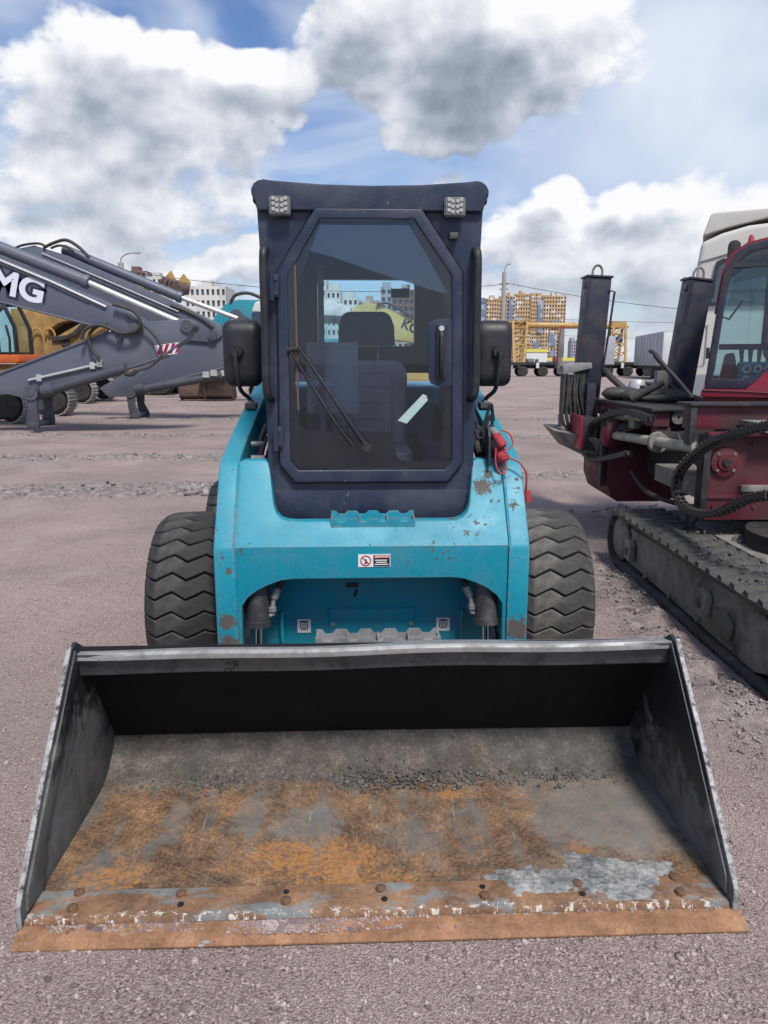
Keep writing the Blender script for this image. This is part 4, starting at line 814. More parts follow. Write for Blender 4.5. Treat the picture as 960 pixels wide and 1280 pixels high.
EB, boB, stB = excavator('farther grey excavator with long hydraulic cylinder on its boom, plain without lettering', B,
    [(-13.2, 2.0), (-12.4, 3.3), (-11.4, 4.0), (-10.57, 4.15), (-9.3, 4.23), (-8.72, 4.34), (-7.92, 4.10), (-5.15, 2.89), (-4.24, 2.43), (-4.13, 2.15), (-4.36, 1.97), (-5.09, 2.03), (-6.81, 2.67), (-9.36, 3.62), (-10.65, 3.3), (-11.8, 2.5), (-12.8, 1.7)],
    [(-5.09, 1.99), (-4.14, 2.31), (-3.61, 2.61), (-3.41, 2.49), (-3.69, 1.75), (-4.14, 1.31), (-6.14, .84), (-6.64, .60), (-7.17, .60), (-7.4, .82), (-6.92, 1.09)],
    [(-8.1, 4.28), (-5.18, 3.10), (-3.62, 2.53)], [(-6.36, .78), (-4.19, 1.15)], [(-6.53, .72), (-6.45, .10)], [(-4.36, 2.16, .12)], body=(-13.3, -8.72))
YB = B - .335
for pts, r_ in (([(-8.48, 4.28), (-8.2, 4.40), (-7.9, 4.46), (-7.61, 4.30), (-7.36, 4.05)], .04), ([(-8.3, 4.27), (-8.1, 4.33), (-7.9, 4.30), (-7.75, 4.2)], .03), ([(-9.3, 4.22), (-9.0, 4.34), (-8.6, 4.38), (-8.4, 4.30)], .03), ([(-5.4, 2.9), (-5.0, 2.75), (-4.6, 2.55), (-4.35, 2.35)], .05)):
    MB().tube(spline(xz(pts, YB)), r_, 8).build('hose', 'hose_brown', boB)
for dz in (0, .09, .17): MB().tube(xz([(-8.53, 4.15 - dz), (-7.35, 3.66 - dz), (-5.2, 2.74 - dz)], YB - .02), .013, 8).build('grease_pipe', 'pin_grey' if dz else 'pipe_bright', boB)
MB().tube(xz([(-4.14, 1.34), (-6.14, .86)], B - .25), .026, 6).build('weld_flange', 'boom_grey', stB)
for x, z in ((-4.55, 1.16), (-4.35, 1.2)): MB().box(x - .08, x + .08, B - .5, B - .4, z - .06, z + .09).build('hose_clamp', 'pipe_bright', stB)
# orange excavator with glazed cab, behind
OE = thing('orange_excavator', 'orange and black excavator cab with clear windows behind the grey booms', 'excavator', (0, 0, 0))
OY = 24
MB().prism([(-14.6, 1.42), (-14.6, 1.72), (-11.27, 1.72), (-11.27, 1.50), (-11.4, 1.46)], OY - .05, OY + 2.2).build('deck', 'orange_paint', OE, bevel=.03)
MB().box(-12.05, -11.9, OY - .06, OY - .052, 1.55, 1.67).build('deck_badge', 'logo_white', OE)
cf = MB().ring([(-13.0, 1.73), (-13.0, 3.35), (-11.62, 3.35), (-11.30, 2.55), (-11.30, 1.73)], [(-12.12, 1.80), (-12.12, 3.25), (-11.70, 3.25), (-11.42, 2.55), (-11.42, 1.80)], OY, OY + .09).build('cab_frame', 'black_plastic', OE, bevel=.02)
MB().ring([(-13.0, 1.73), (-13.0, 3.35), (-11.62, 3.35), (-11.30, 2.55), (-11.30, 1.73)], [(-12.9, 1.80), (-12.9, 3.25), (-11.70, 3.25), (-11.42, 2.55), (-11.42, 1.80)], OY + 1.0, OY + 1.09).build('cab_frame', 'black_plastic', OE, bevel=.02)
MB().prism([(-12.12, 1.80), (-12.12, 3.25), (-11.70, 3.25), (-11.42, 2.55), (-11.42, 1.80)], OY + .04, OY + .05).build('cab_window', 'clear_glass', cf)
MB().prism([(-12.9, 1.80), (-12.9, 3.25), (-11.70, 3.25), (-11.42, 2.55), (-11.42, 1.80)], OY + 1.04, OY + 1.05).build('cab_window', 'clear_glass', cf)
MB().box(-13.0, -11.6, OY, OY + 1.09, 3.352, 3.45).build('cab_roof', 'black_plastic', OE, bevel=.03)
MB().box(-12.6, -12.2, OY + .35, OY + .75, 1.75, 2.6).build('operator_seat', 'interior', OE, bevel=.08)
MB().tube(xz([(-11.55, 1.72), (-11.52, 2.2), (-11.6, 2.62)], OY - .03), .04, 8).build('mirror_stalk', 'black_plastic', OE)
MB().box(-14.5, -11.6, OY + .1, OY + 2.1, .95, 1.415).build('undercarriage', 'cat_yellow', OE, bevel=.05)
for s in (0, 2.0): track(OE, -15.2, -11.0, OY - .1 + s, OY + .45 + s, .9, .2, 'shoe_steel')
for c in OE.children: c.location.x -= .30
# yellow excavator: house with rails, rising boom, raised attachment
YE = thing('yellow_excavator', 'ochre yellow excavator with rails, rising boom and raised attachment behind the grey booms', 'excavator', (0, 0, 0))
MB().prism([(-13.4, 1.2), (-13.4, 3.35), (-12.5, 3.45), (-11.2, 3.35), (-10.85, 3.05), (-11.7, 2.85), (-12.1, 2.6), (-12.15, 1.2)], 27.4, 29.6).build('house', 'cat_yellow', YE, bevel=.06)
MB().box(-12.15, -10.6, 27.9, 29.4, 1.3, 2.86).build('engine_bay', 'track_black', YE, bevel=.04)
yb = MB().prism([(-12.06, 2.10), (-10.48, 2.93), (-9.95, 3.2), (-8.6, 4.2), (-8.3, 4.05), (-9.7, 2.75), (-10.4, 2.35), (-12.02, 1.56)], 26.8, 27.35).build('boom', 'cat_yellow', YE, bevel=.03)
MB().lathe([(26.75, .02), (26.75, .10), (26.79, .17), (27.38, .17), (27.38, .02)], (-11.25, 0, 2.12), 'y', 18).build('boom_pivot', 'track_black', yb)
for k in range(3): MB().tube(spline([(-11.7, 26.75, 2.22 + k * .05), (-11.0, 26.7, 2.35 + k * .04), (-10.5, 26.72, 2.75 + k * .06), (-10.2, 26.75, 2.95)]), .04, 8).build('hose', 'hose_brown', yb)
for x in (-12.65, -12.2): 
    MB().tube(spline([(x, 27.3, 1.4), (x, 27.25, 2.3), (x + .1, 27.25, 2.62), (x + .32, 27.25, 2.62), (x + .42, 27.25, 2.3), (x + .44, 27.3, 1.4)], 4), .035, 8).build('hand_rail', 'cat_yellow', YE)
for k in range(3): MB().box(-12.2, -11.78, 27.2, 27.4, 1.5 + k * .3, 1.54 + k * .3).build('ladder_rung', 'cat_yellow', YE)
at_ = MB().prism([(-9.0, 4.05), (-8.17, 4.93), (-7.98, 4.53), (-8.3, 4.02)], 29.6, 29.72).build('attachment_plate', 'cat_yellow', YE, bevel=.01)
MB().prism([(-8.0, 4.55), (-7.77, 4.84), (-7.52, 4.53), (-7.62, 4.07), (-7.95, 4.0)], 29.9, 30.02).build('attachment_plate', 'cat_yellow', YE, bevel=.01)
for k in range(4): MB().tube(spline([(-8.55 + k * .16, 29.4, 4.12), (-8.5 + k * .17, 29.35, 4.45), (-8.35 + k * .17, 29.4, 4.6 - k * .05), (-8.2 + k * .15, 29.5, 4.2)]), .07, 8).build('attachment_hose', 'bucket_brown', YE)
MB().cyl((-7.95, 29.3, 4.22), (-7.75, 29.9, 4.28), .24, n=20).build('rotator_drum', 'bucket_brown', YE)
for s in (0, 2.1): track(YE, -14.5, -10.5, 27.0 + s, 27.55 + s, .95, .22, 'shoe_steel')
# turquoise excavator far behind, with its brown bucket on the ground
TE = thing('turquoise_excavator', 'turquoise excavator boom curving up beside the left mirror, brown bucket on ground', 'excavator', (0, 0, 0))
tb = MB().prism([(-6.6, 2.2), (-6.41, 2.71), (-6.01, 3.28), (-5.7, 3.56), (-5.26, 3.70), (-4.38, 3.68), (-3.0, 3.2), (-2.4, 2.0), (-3.2, 1.6), (-4.0, 2.4), (-4.9, 2.75), (-5.6, 2.5), (-6.1, 1.9)], 27.7, 28.3).build('boom', 'teal_far', TE, bevel=.04)
pin(tb, -5.35, 3.15, 27.55, 28.45, .2)
MB().tube(spline(xz([(-5.55, 3.6), (-5.35, 3.85), (-4.9, 3.92), (-4.4, 3.75)], 27.7)), .06, 8).build('hose', 'hose_brown', tb)
MB().tube(xz([(-5.35, 3.15), (-5.9, 2.3)], 27.62), .07, 10).build('cylinder_rod', 'pipe_bright', tb)
MB().prism([(-6.5, 2.4), (-6.0, 2.2), (-6.4, .9), (-7.1, .7)], 28.6, 29.1).build('stick', 'teal_far', TE, bevel=.03)
rows = []
for k in range(7):
    x = -7.9 + k * .33
    rows.append([(x, 29.0 + a_, b_) for a_, b_ in [(.0, .95), (-.12, .55), (-.05, .2), (.25, .05), (.8, .08), (.9, .16), (.3, .14), (.06, .25), (.0, .55), (.1, .95)]])
bkt = MB().loft(rows).build('bucket', 'bucket_brown', TE, smooth=50)
for x in (-7.93, -5.92): MB().prism([(29.0, 1.0), (28.86, .55), (28.93, .17), (29.22, .03), (29.9, .1), (29.7, .6), (29.2, 1.0)], x, x + .05, 'x').build('bucket_side', 'bucket_brown', bkt)
MB().prism([(28.86, .9), (28.80, .5), (28.9, .1), (29.0, .1), (28.9, .5)], -6.95, -6.88, 'x').build('bucket_rib', 'bucket_brown', bkt)
MB().prism([(-4.6, 1.1), (-4.6, 2.3), (-1.6, 2.3), (-1.4, 1.1)], 27.0, 29.4).build('house', 'teal_far', TE, bevel=.06)
for s in (0, 2.0): track(TE, -4.9, -1.2, 26.9 + s, 27.45 + s, .9, .22, 'shoe_steel')
# wheel loader far behind the sticks: dark tyres on the ground
WL = thing('wheel_loader', 'yellow wheel loader with dark tyres half hidden behind the grey sticks', 'loader', (0, 0, 0))
MB().prism([(-13.5, .8), (-13.6, 1.9), (-12.2, 2.0), (-11.6, 1.7), (-9.6, 1.5), (-9.2, .8)], 34.6, 36.4).build('body', 'cat_yellow', WL, bevel=.08)
for (x, y) in ((-10.2, 34.2), (-10.2, 36.8), (-12.7, 34.2), (-12.7, 36.8)):
    w = MB().lathe([(-.28, .38), (-.32, .5), (-.28, .68), (-.15, .74), (.15, .74), (.28, .68), (.32, .5), (.28, .38)], n=28, ax='y').build('wheel', 'rubber', WL, loc=(x, y, .73))
    MB().lathe([(-.2, .01), (-.2, .2), (-.26, .38), (.26, .38), (.2, .2), (.2, .01)], n=20, ax='y').build('rim', 'cat_yellow', w)
# behind the cab, seen through its rear window
VW = thing('white_utility_truck', 'white roofed truck cab with dark pillars seen through the loader rear window', 'truck', (0, 0, 0))
VY = 19
MB().prism([(-3.3, 2.72), (-3.2, 2.95), (-2.9, 3.02), (-1.4, 3.0), (-1.0, 2.88), (-.82, 2.78), (-.85, 2.62), (-1.0, 2.60)], VY, VY + 2.2).build('roof', 'white_paint', VW, bevel=.04)
vf = MB().ring([(-3.3, 1.0), (-3.3, 2.70), (-1.0, 2.60), (-.95, 1.9), (-.95, 1.0)], [(-1.62, 1.72), (-1.62, 2.55), (-1.14, 2.52), (-1.12, 1.9), (-1.12, 1.72)], VY + .02, VY + .12).build('cab_side', 'navy', VW, bevel=.02)
MB().prism([(-1.62, 1.72), (-1.62, 2.55), (-1.14, 2.52), (-1.12, 1.9), (-1.12, 1.72)], VY + .06, VY + .07).build('side_window', 'clear_glass', vf)
MB().prism([(-3.3, .6), (-3.3, .99), (-.6, .99), (-.6, .6)], VY, VY + 2.2).build('body', 'white_paint', VW, bevel=.04)
MB().ring([(-3.3, 1.0), (-3.3, 2.70), (-1.0, 2.60), (-.95, 1.9), (-.95, 1.0)], [(-2.2, 1.72), (-2.2, 2.55), (-1.14, 2.52), (-1.12, 1.9), (-1.12, 1.72)], VY + 2.05, VY + 2.15).build('cab_side', 'navy', VW, bevel=.02)
MB().box(-.84, -.62, VY - .25, VY - .1, 2.3, 2.62).build('side_mirror', 'black_plastic', VW, bevel=.03)
for x in (-2.7, -1.1):
    w = MB().lathe([(-.14, .3), (-.15, .42), (-.12, .5), (.12, .5), (.15, .42), (.14, .3)], n=24, ax='y').build('wheel', 'rubber', VW, loc=(x, VY + .1, .5)); MB().lathe([(-.1, .01), (-.12, .3), (.12, .3), (.1, .01)], n=16, ax='y').build('rim', 'white_paint', w)
    w = MB().lathe([(-.14, .3), (-.15, .42), (-.12, .5), (.12, .5), (.15, .42), (.14, .3)], n=24, ax='y').build('wheel', 'rubber', VW, loc=(x, VY + 2.1, .5))
KE = thing('pale_yellow_excavator', 'pale yellow excavator boom with dark lettering seen through the loader rear window', 'excavator', (0, 0, 0))
surf('pale_yellow', (.52, .40, .14), .45, dirt=(.30, .22, .10), amt=.4, dscale=1.5)
kb = MB().prism([(-1.2, 1.7), (-.88, 2.90), (-.72, 3.0), (-.45, 3.07), (-.11, 3.02), (.81, 2.60), (2.2, 1.9), (2.2, 1.5), (.9, 2.0), (.2, 2.1), (-.3, 1.9), (-.6, 1.5)], 20.8, 21.35).build('boom', 'pale_yellow', KE, bevel=.03)
text_mesh('lettering', 'KOMATSU', .34, 'logo_navy', kb, Matrix.Translation((1.22, 20.795, 2.20)) @ Matrix.Rotation(R(24), 4, 'Y') @ RX, .012, .002)
MB().tube(spline(xz([(-.2, 3.0), (.1, 3.05), (.5, 2.85), (.8, 2.62)], 20.75)), .03, 8).build('hose', 'hose_brown', kb)
MB().prism([(-1.2, 1.0), (-1.2, 1.72), (3.2, 1.72), (3.2, 1.0)], 20.2, 22.2).build('house', 'pale_yellow', KE, bevel=.05)
for s in (0, 1.9): track(KE, -1.4, 2.6, 20.1 + s, 20.6 + s, .85, .22, 'shoe_steel')
# ------------------------------------------------------------------ right: crimson tracked rig
surf('crimson', (.115, .007, .019), .5, dirt=(.045, .035, .031), amt=1.0, dscale=2.6, grain=.2, chips=.42, chipcol=(.09, .07, .06), streak=.35)
surf('crimson_clean', (.25, .012, .035), .35, dirt=(.12, .03, .035), amt=.4, dscale=3, grain=.1)
surf('grimy_black', (.018, .018, .021), .55, dirt=(.07, .058, .05), amt=.7, dscale=7, grain=.3)
surf('column_blue', (.020, .024, .042), .45, dirt=(.075, .045, .038), amt=.5, dscale=6, grain=.2, chips=.35, chipcol=(.10, .06, .05))
surf('dusty_grey', (.24, .225, .20), .8, dirt=(.075, .066, .058), amt=.75, dscale=6, grain=.35, streak=.4, bump=.4)
surf('beam_grey', (.20, .185, .165), .7, dirt=(.10, .085, .075), amt=.7, dscale=6, grain=.25, streak=.5)
surf('tan_pipe', (.38, .36, .29), .5, dirt=(.17, .14, .11), amt=.6, dscale=10)
surf('mud', (.14, .125, .11), .95, dirt=(.08, .07, .06), amt=.7, dscale=20, bump=.8)
surf('track_rubber', (.045, .043, .041), .75, dirt=(.15, .135, .12), amt=.75, dscale=7, grain=.3, rnd=.12, bump=.35)
RG = thing('crawler_rig', 'grimy crimson tracked rig with two upright black columns and glazed cab, at right', 'rig', (0, 0, 0))
def rubber_track(x0, x1, y0, y1, h):
    r_ = h / 2; L = y1 - y0 - h; xc = (x0 + x1) / 2
    def at(s, rad):
        tot = 2 * L + math.pi * h; s %= tot
        if s < L: return (y0 + r_ + s, r_ + rad, 0)
        if s < L + math.pi * r_: p_ = (s - L) / r_; return (y1 - r_ + rad * math.sin(p_), r_ + rad * math.cos(p_), -p_)
        if s < 2 * L + math.pi * r_: return (y1 - r_ - (s - L - math.pi * r_), r_ - rad, math.pi)
        p_ = (s - 2 * L - math.pi * r_) / r_; return (y0 + r_ - rad * math.sin(p_), r_ - rad * math.cos(p_), math.pi - p_)
    tot = 2 * L + math.pi * h; N = 80; rings = []
    mb = MB()
    for k in range(N):
        s = tot * k / N; o1 = at(s, r_ - .022); i1 = at(s, r_ - .045); sag = -.012 * math.sin(min(1, s / L) * math.pi) if s < L else 0
        rings.append([(x0, o1[0], o1[1] + sag), (x1, o1[0], o1[1] + sag), (x1, i1[0], i1[1] + sag), (x0, i1[0], i1[1] + sag)])
    n_ = 4; vs = [p for r2 in rings for p in r2]
    mb.add(vs, [(i * n_ + k, i * n_ + (k + 1) % n_, ((i + 1) % N) * n_ + (k + 1) % n_, ((i + 1) % N) * n_ + k) for i in range(N) for k in range(n_)])
    t = mb.build('rubber_track', 'track_rubber', RG, smooth=40)
    P_ = 42; lug = None; w = (x1 - x0)
    for k in range(P_):
        for sd_ in (-1, 1):
            s = tot * (k + (.5 if sd_ > 0 else 0)) / P_; y, z, a = at(s, r_ - .022); z += (-.012 * math.sin(min(1, s / L) * math.pi) if s < L else 0)
            if lug is None:
                q_ = .040
                lug = MB().prism([(-q_, -.003), (q_, -.003), (q_ * .45, .024), (-q_ * .7, .018)], -w * .28, w * .28, 'x').build('tread_lug', 'track_rubber', t, smooth=0); o = lug
            else: o = dup(lug, t, (0, 0, 0))
            o.location = (xc + sd_ * w * .20, y, z); o.rotation_euler = (a, 0, R(6) * sd_)
    return t
rubber_track(1.72, 2.10, 2.88, 5.58, .43); rubber_track(3.15, 3.53, 2.88, 5.58, .43)
for (xa, out) in ((1.74, 1), (3.15, -1)):
    fr = MB().prism([(3.14, .10), (3.30, .05), (5.12, .085), (5.12, .345), (3.30, .365), (3.12, .28)], xa + .02, xa + .34, 'x').build('track_frame', 'dusty_grey', RG, bevel=.008)
    MB().prism([(3.28, .335), (5.10, .318), (5.10, .346), (3.28, .366)], xa + .008, xa + .019, 'x').build('frame_rail', 'dusty_grey', fr)
    for yc in (5.365, 3.095):
        MB().lathe([(xa + .01, .01), (xa + .01, .135), (xa + .03, .165), (xa + .33, .165), (xa + .35, .13), (xa + .35, .01)], (0, yc, .215), 'x', 28).build('idler', 'dusty_grey', fr)
    for (yc, zc) in ((5.06, .19), (3.84, .215)):
        MB().prism([(yc - .06, zc - .07), (yc - .07, zc + .05), (yc - .03, zc + .09), (yc + .04, zc + .075), (yc + .06, zc - .05)], xa - .03, xa + .012, 'x').build('lifting_lug', 'dusty_grey', fr, bevel=.008)
        MB().lathe([(xa - .034, .012), (xa - .034, .028), (xa - .030, .030), (xa - .030, .012)], (0, yc, zc), 'x', 14).build('lug_eye', 'grimy_black', fr)
    MB().prism([(3.70, .17), (3.66, .24), (3.58, .26), (3.50, .20), (3.52, .12), (3.6, .10)], xa - .012, xa + .012, 'x').build('mud_cake', 'mud', fr, bevel=.012)
    for k in range(7): MB().lathe([(xa + .06, .01), (xa + .06, .05), (xa + .30, .05), (xa + .30, .01)], (0, 3.4 + k * .27, .085), 'x', 12).build('roller', 'grimy_black', fr)
    for k in range(4): MB().cyl((xa + .012, 3.5 + k * .42, .09), (xa - .004, 3.5 + k * .42, .09), .014, n=8).build('bolt', 'dusty_grey', fr)
MB().box(2.14, 3.12, 3.0, 5.5, .14, .40).build('undercarriage', 'dusty_grey', RG, bevel=.02)
MB().lathe([(.40, .01), (.40, .42), (.50, .42), (.50, .01)], (2.62, 4.3, 0), 'z', 28).build('slew_ring', 'grimy_black', RG)
# power pack nearest the camera: plate with bearing flange
pk = MB().box(2.03, 3.5, 4.60, 4.74, .512, 1.05).build('power_pack', 'crimson', RG, bevel=.008); MB().box(2.48, 3.5, 4.745, 5.55, .512, 1.05).build('pack_body', 'grimy_black', RG, bevel=.008)
MB().box(1.985, 2.028, 4.56, 4.66, .56, 1.06).build('corner_post', 'grimy_black', RG, bevel=.005)
MB().box(1.99, 3.5, 4.52, 4.60, 1.052, 1.075).build('plate_ledge', 'crimson', RG, bevel=.003)
fl = MB().lathe([(4.555, .001), (4.555, .030), (4.562, .032), (4.562, .052), (4.572, .058), (4.578, .090), (4.5995, .092), (4.5995, .001)], (2.13, 0, .887), 'y', 32).build('bearing_flange', 'crimson', RG)
for k in range(4): MB().cyl((2.13 + .072 * math.cos(R(45 + 90 * k)), 4.577, .887 + .072 * math.sin(R(45 + 90 * k))), (2.13 + .072 * math.cos(R(45 + 90 * k)), 4.568, .887 + .072 * math.sin(R(45 + 90 * k))), .010, n=8).build('flange_bolt', 'beam_grey', fl)
MB().cyl((2.13, 4.56, .887), (2.13, 4.545, .887), .024, n=16).build('shaft_end', 'grimy_black', fl)
# upper deck
dk = MB().box(1.95, 3.5, 4.72, 4.86, 1.078, 1.225).build('deck', 'crimson', RG, bevel=.006)
MB().box(1.93, 3.5, 4.68, 4.92, 1.226, 1.243).build('deck_plate', 'grimy_black', RG, bevel=.003)
MB().box(1.935, 1.975, 4.69, 4.78, .98, 1.224).build('deck_post', 'grimy_black', RG, bevel=.004)
MB().box(2.25, 2.6, 4.50, 4.70, 1.12, 1.14).build('deck_bracket', 'dusty_grey', RG, bevel=.003); MB().box(2.30, 2.6, 4.46, 4.6, 1.08, 1.095).build('deck_bracket', 'dusty_grey', RG)
MB().box(2.30, 2.34, 4.35, 4.40, .93, 1.08).build('hose_hanger', 'crimson', RG, bevel=.004)
# long side frame running away to the front
MB().box(2.02, 2.14, 5.56, 7.05, 1.02, 1.135).build('side_rail', 'crimson', RG, bevel=.008)
MB().box(1.985, 2.9, 5.52, 7.08, 1.137, 1.160).build('top_plate', 'grimy_black', RG, bevel=.004)
MB().box(2.03, 2.12, 6.45, 7.02, .86, 1.018).build('side_rail', 'crimson', RG, bevel=.006)
MB().box(2.30, 2.9, 5.6, 7.0, .55, 1.018).build('inner_frame', 'grimy_black', RG, bevel=.01)
MB().box(2.05, 2.16, 5.58, 5.70, .85, 1.018).build('side_post', 'crimson', RG, bevel=.006)
MB().box(2.10, 2.29, 5.55, 5.75, .84, .985).build('valve_box', 'grimy_black', RG, bevel=.008)
MB().cyl((2.00, 6.15, 1.055), (1.985, 5.75, 1.065), .02, n=10).build('hydraulic_fitting', 'tan_pipe', RG); MB().box(1.985, 2.02, 6.1, 6.4, 1.02, 1.085).build('clamp_block', 'dusty_grey', RG, bevel=.006)
MB().prism([(2.05, 5.55), (2.40, 5.55), (2.40, 4.62), (2.05, 4.62)], .62, .745, 'z').build('slide_beam', 'beam_grey', RG, bevel=.006)
MB().cyl((1.99, 6.42, .875), (1.98, 4.66, .965), .036, n=18).build('guide_pipe', 'tan_pipe', RG)
MB().lathe([(5.33, .030), (5.33, .072), (5.37, .076), (5.375, .05), (5.45, .045), (5.45, .03)], (1.985, 0, .928), 'y', 18).build('pipe_collar', 'dusty_grey', RG)
fb = MB().prism([(1.955, .90), (1.955, .46), (2.00, .33), (2.06, .288), (2.42, .288), (2.95, .40), (2.95, .90)], 6.42, 7.2).build('front_box', 'crimson', RG, bevel=.012)
MB().box(1.95, 2.5, 6.40, 7.1, .902, .94).build('front_box_cap', 'crimson', RG, bevel=.008)
MB().lathe([(6.34, .035), (6.34, .085), (6.36, .115), (6.40, .125), (6.4195, .125), (6.4195, .035)], (2.0, 0, .875), 'y', 24).build('pipe_socket', 'crimson', RG)
MB().box(1.90, 1.945, 6.43, 6.50, .42, 1.0).build('guide_post', 'grimy_black', RG, bevel=.005)
MB().box(1.775, 1.80, 6.7, 7.1, .72, 1.02).build('front_plate', 'crimson_clean', RG, bevel=.006); MB().box(1.802, 1.95, 6.75, 7.1, .70, 1.0).build('front_bracket', 'grimy_black', RG, bevel=.01)
# debris tray at the very front
ty = MB().loft([[(1.74, 6.98, .70), (2.04, 6.72, .56), (2.04, 7.5, .56), (1.74, 7.40, .70)], [(1.60, 6.98, .865), (2.02, 6.60, .80), (2.02, 7.62, .86), (1.60, 7.5, .885)]]).build('front_tray', 'beam_grey', RG, bevel=.01)
P = np.stack([1.68 + np.random.rand(90) * .28, 7.05 + np.random.rand(90) * .35, .885 - np.random.rand(90) * .02], -1); P[:, 2] -= (P[:, 0] - 1.66) * .12
stones('tray_debris', P, .015 + .035 * np.random.rand(90) ** 2, 'mud', '', '', RG)
# columns
def column(x, y, z0, z1, lean, w, mat):
    rot = Matrix.Rotation(R(lean), 3, 'Y')
    def T(p): q_ = rot @ (Vector(p) - Vector((0, 0, z0))); return (q_.x + x, q_.y + y, q_.z + z0)
    def mk(b): b.v = [T(p) for p in b.v]; return b
    c = mk(MB().box(-w / 2, w / 2, -w / 2, w / 2, z0, z1)).build('column', mat, RG, bevel=.012)
    mk(MB().box(-w / 2 - .012, w / 2 + .012, -w / 2 - .012, w / 2 + .012, z1 + .001, z1 + .02)).build('column_cap', mat, c, bevel=.003)
    mk(MB().box(-w / 2 - .010, -w / 2 + .03, -w / 2 - .008, -w / 2 - .001, z0, z1 - .01)).build('column_strip', mat, c)
    mk(MB().tube(spline([(-.04, 0, z1 + .01), (-.045, 0, z1 + .07), (-.02, 0, z1 + .115), (.02, 0, z1 + .115), (.045, 0, z1 + .07), (.04, 0, z1 + .01)], 5), .011, 8)).build('lifting_eye', 'dusty_grey', c)
    mk(MB().cyl((-w / 2 - .02, -.03, z1 - .07), (-w / 2 - .001, -.03, z1 - .07), .03, n=12)).build('pin_end', 'dusty_grey', c)
column(1.955, 7.3, .95, 2.27, 2.6, .222, 'column_blue'); column(2.675, 6.9, .95, 2.21, 6.0, .205, 'column_blue')
MB().tube([(2.10, 7.18, 2.15), (2.155, 7.18, 2.14), (2.12, 7.18, 1.75), (2.085, 7.18, 1.42)], .010, 8).build('latch_rod', 'grimy_black', RG)
MB().tube(spline([(2.08, 7.1, 1.42), (2.12, 6.95, 1.34), (2.25, 6.8, 1.20)]), .03, 8).build('strap', 'grimy_black', RG)
# hose bundle and bracket at the left end
hb = MB().prism([(1.70, 1.38), (1.695, 1.46), (1.74, 1.49), (1.96, 1.49), (1.97, 1.44), (1.80, 1.40)], 7.12, 7.4).build('head_bracket', 'steel_worn', RG, bevel=.006)
MB().prism([(1.695, 1.46), (1.715, 1.60), (1.705, 1.80), (1.675, 1.81), (1.655, 1.62), (1.66, 1.42)], 7.2, 7.26).build('head_lever', 'beam_grey', hb, bevel=.008)
MB().cyl((1.69, 7.23, 1.80), (1.70, 7.23, 1.83), .02, n=10).build('lever_tip', 'red_cap', hb)
MB().box(1.73, 1.90, 7.15, 7.38, 1.0, 1.378).build('valve_stack', 'grimy_black', RG, bevel=.012); MB().box(1.90, 1.985, 7.0, 7.1, .95, 1.30).build('guard_plate', 'column_blue', RG, bevel=.006)
for k in range(7):
    x = 1.72 + .03 * k; MB().tube(spline([(x, 7.13 - .01 * (k % 3), 1.38), (x - .02 + .01 * (k % 2), 7.08, 1.2), (x - .03 + .012 * k, 7.06, 1.0), (x + .03, 7.05, .84 + .02 * (k % 3)), (x + .10, 7.02, .86)], 5), .014 + .003 * (k % 2), 8).build('hydraulic_hose', 'grimy_black', RG)
MB().prism([(1.70, .86), (1.69, 1.0), (1.72, 1.02), (1.80, .80), (1.78, .74)], 7.2, 7.24).build('hook_plate', 'dusty_grey', RG, bevel=.005)
# gear lying on the deck
for k, (x, y, z, rx, r2) in enumerate(((2.12, 6.7, 1.22, .17, .075), (2.25, 6.5, 1.215, .2, .07), (2.48, 6.55, 1.21, .16, .06), (2.36, 6.2, 1.20, .22, .045))):
    rings = []
    for i in range(9):
        u = i / 8 * 2 - 1; rr_ = r2 * math.sqrt(max(.04, 1 - u ** 4)); rings.append([(x + rx * u, y + rr_ * math.cos(a_) * (1 + .15 * math.sin(3 * i + k)), z + rr_ * math.sin(a_) * .8) for a_ in [2 * math.pi * q_ / 12 for q_ in range(12)]])
    MB().loft(rings).build('rolled_tarp', 'grimy_black', RG, smooth=60)
MB().tube([(2.08, 6.3, 1.19), (2.33, 6.25, 1.33)], [.04, .025], 10).build('pry_bar', 'grimy_black', RG)
for (x, y) in ((2.28, 6.75), (2.45, 6.75)):
    MB().lathe([(0, .001), (0, .075), (.13, .08), (.17, .06), (.18, .02), (.18, .001)], (x, y, 1.165), 'z', 16).build('filter_canister', 'pipe_bright', RG)
gh = MB().tube(spline([(2.30, 5.58, 1.235), (2.20, 5.62, 1.36), (2.09, 5.68, 1.49), (2.05, 5.72, 1.555), (2.04, 5.80, 1.58)], 8), .015, 10).build('corrugated_hose', 'grimy_black', RG)
pts = spline([(2.30, 5.58, 1.235), (2.20, 5.62, 1.36), (2.09, 5.68, 1.49), (2.05, 5.72, 1.555)], 10)
mb = MB()
for i in range(len(pts) - 1): mb.tube([pts[i].lerp(pts[i + 1], .2), pts[i].lerp(pts[i + 1], .7)], .020, 10)
mb.build('hose_coil', 'grimy_black', gh)
MB().box(2.40, 2.50, 6.6, 6.68, 1.16, 1.42).build('tan_prop', 'beam_grey', RG, bevel=.006)
MB().box(2.62, 2.72, 5.75, 5.85, .86, 1.136).build('valve_body', 'tan_pipe', RG, bevel=.02)
MB().lathe([(-.05, .01), (-.05, .05), (.05, .05), (.05, .01)], (2.2, 5.6, 1.09), 'y', 14).build('pivot_boss', 'beam_grey', RG)
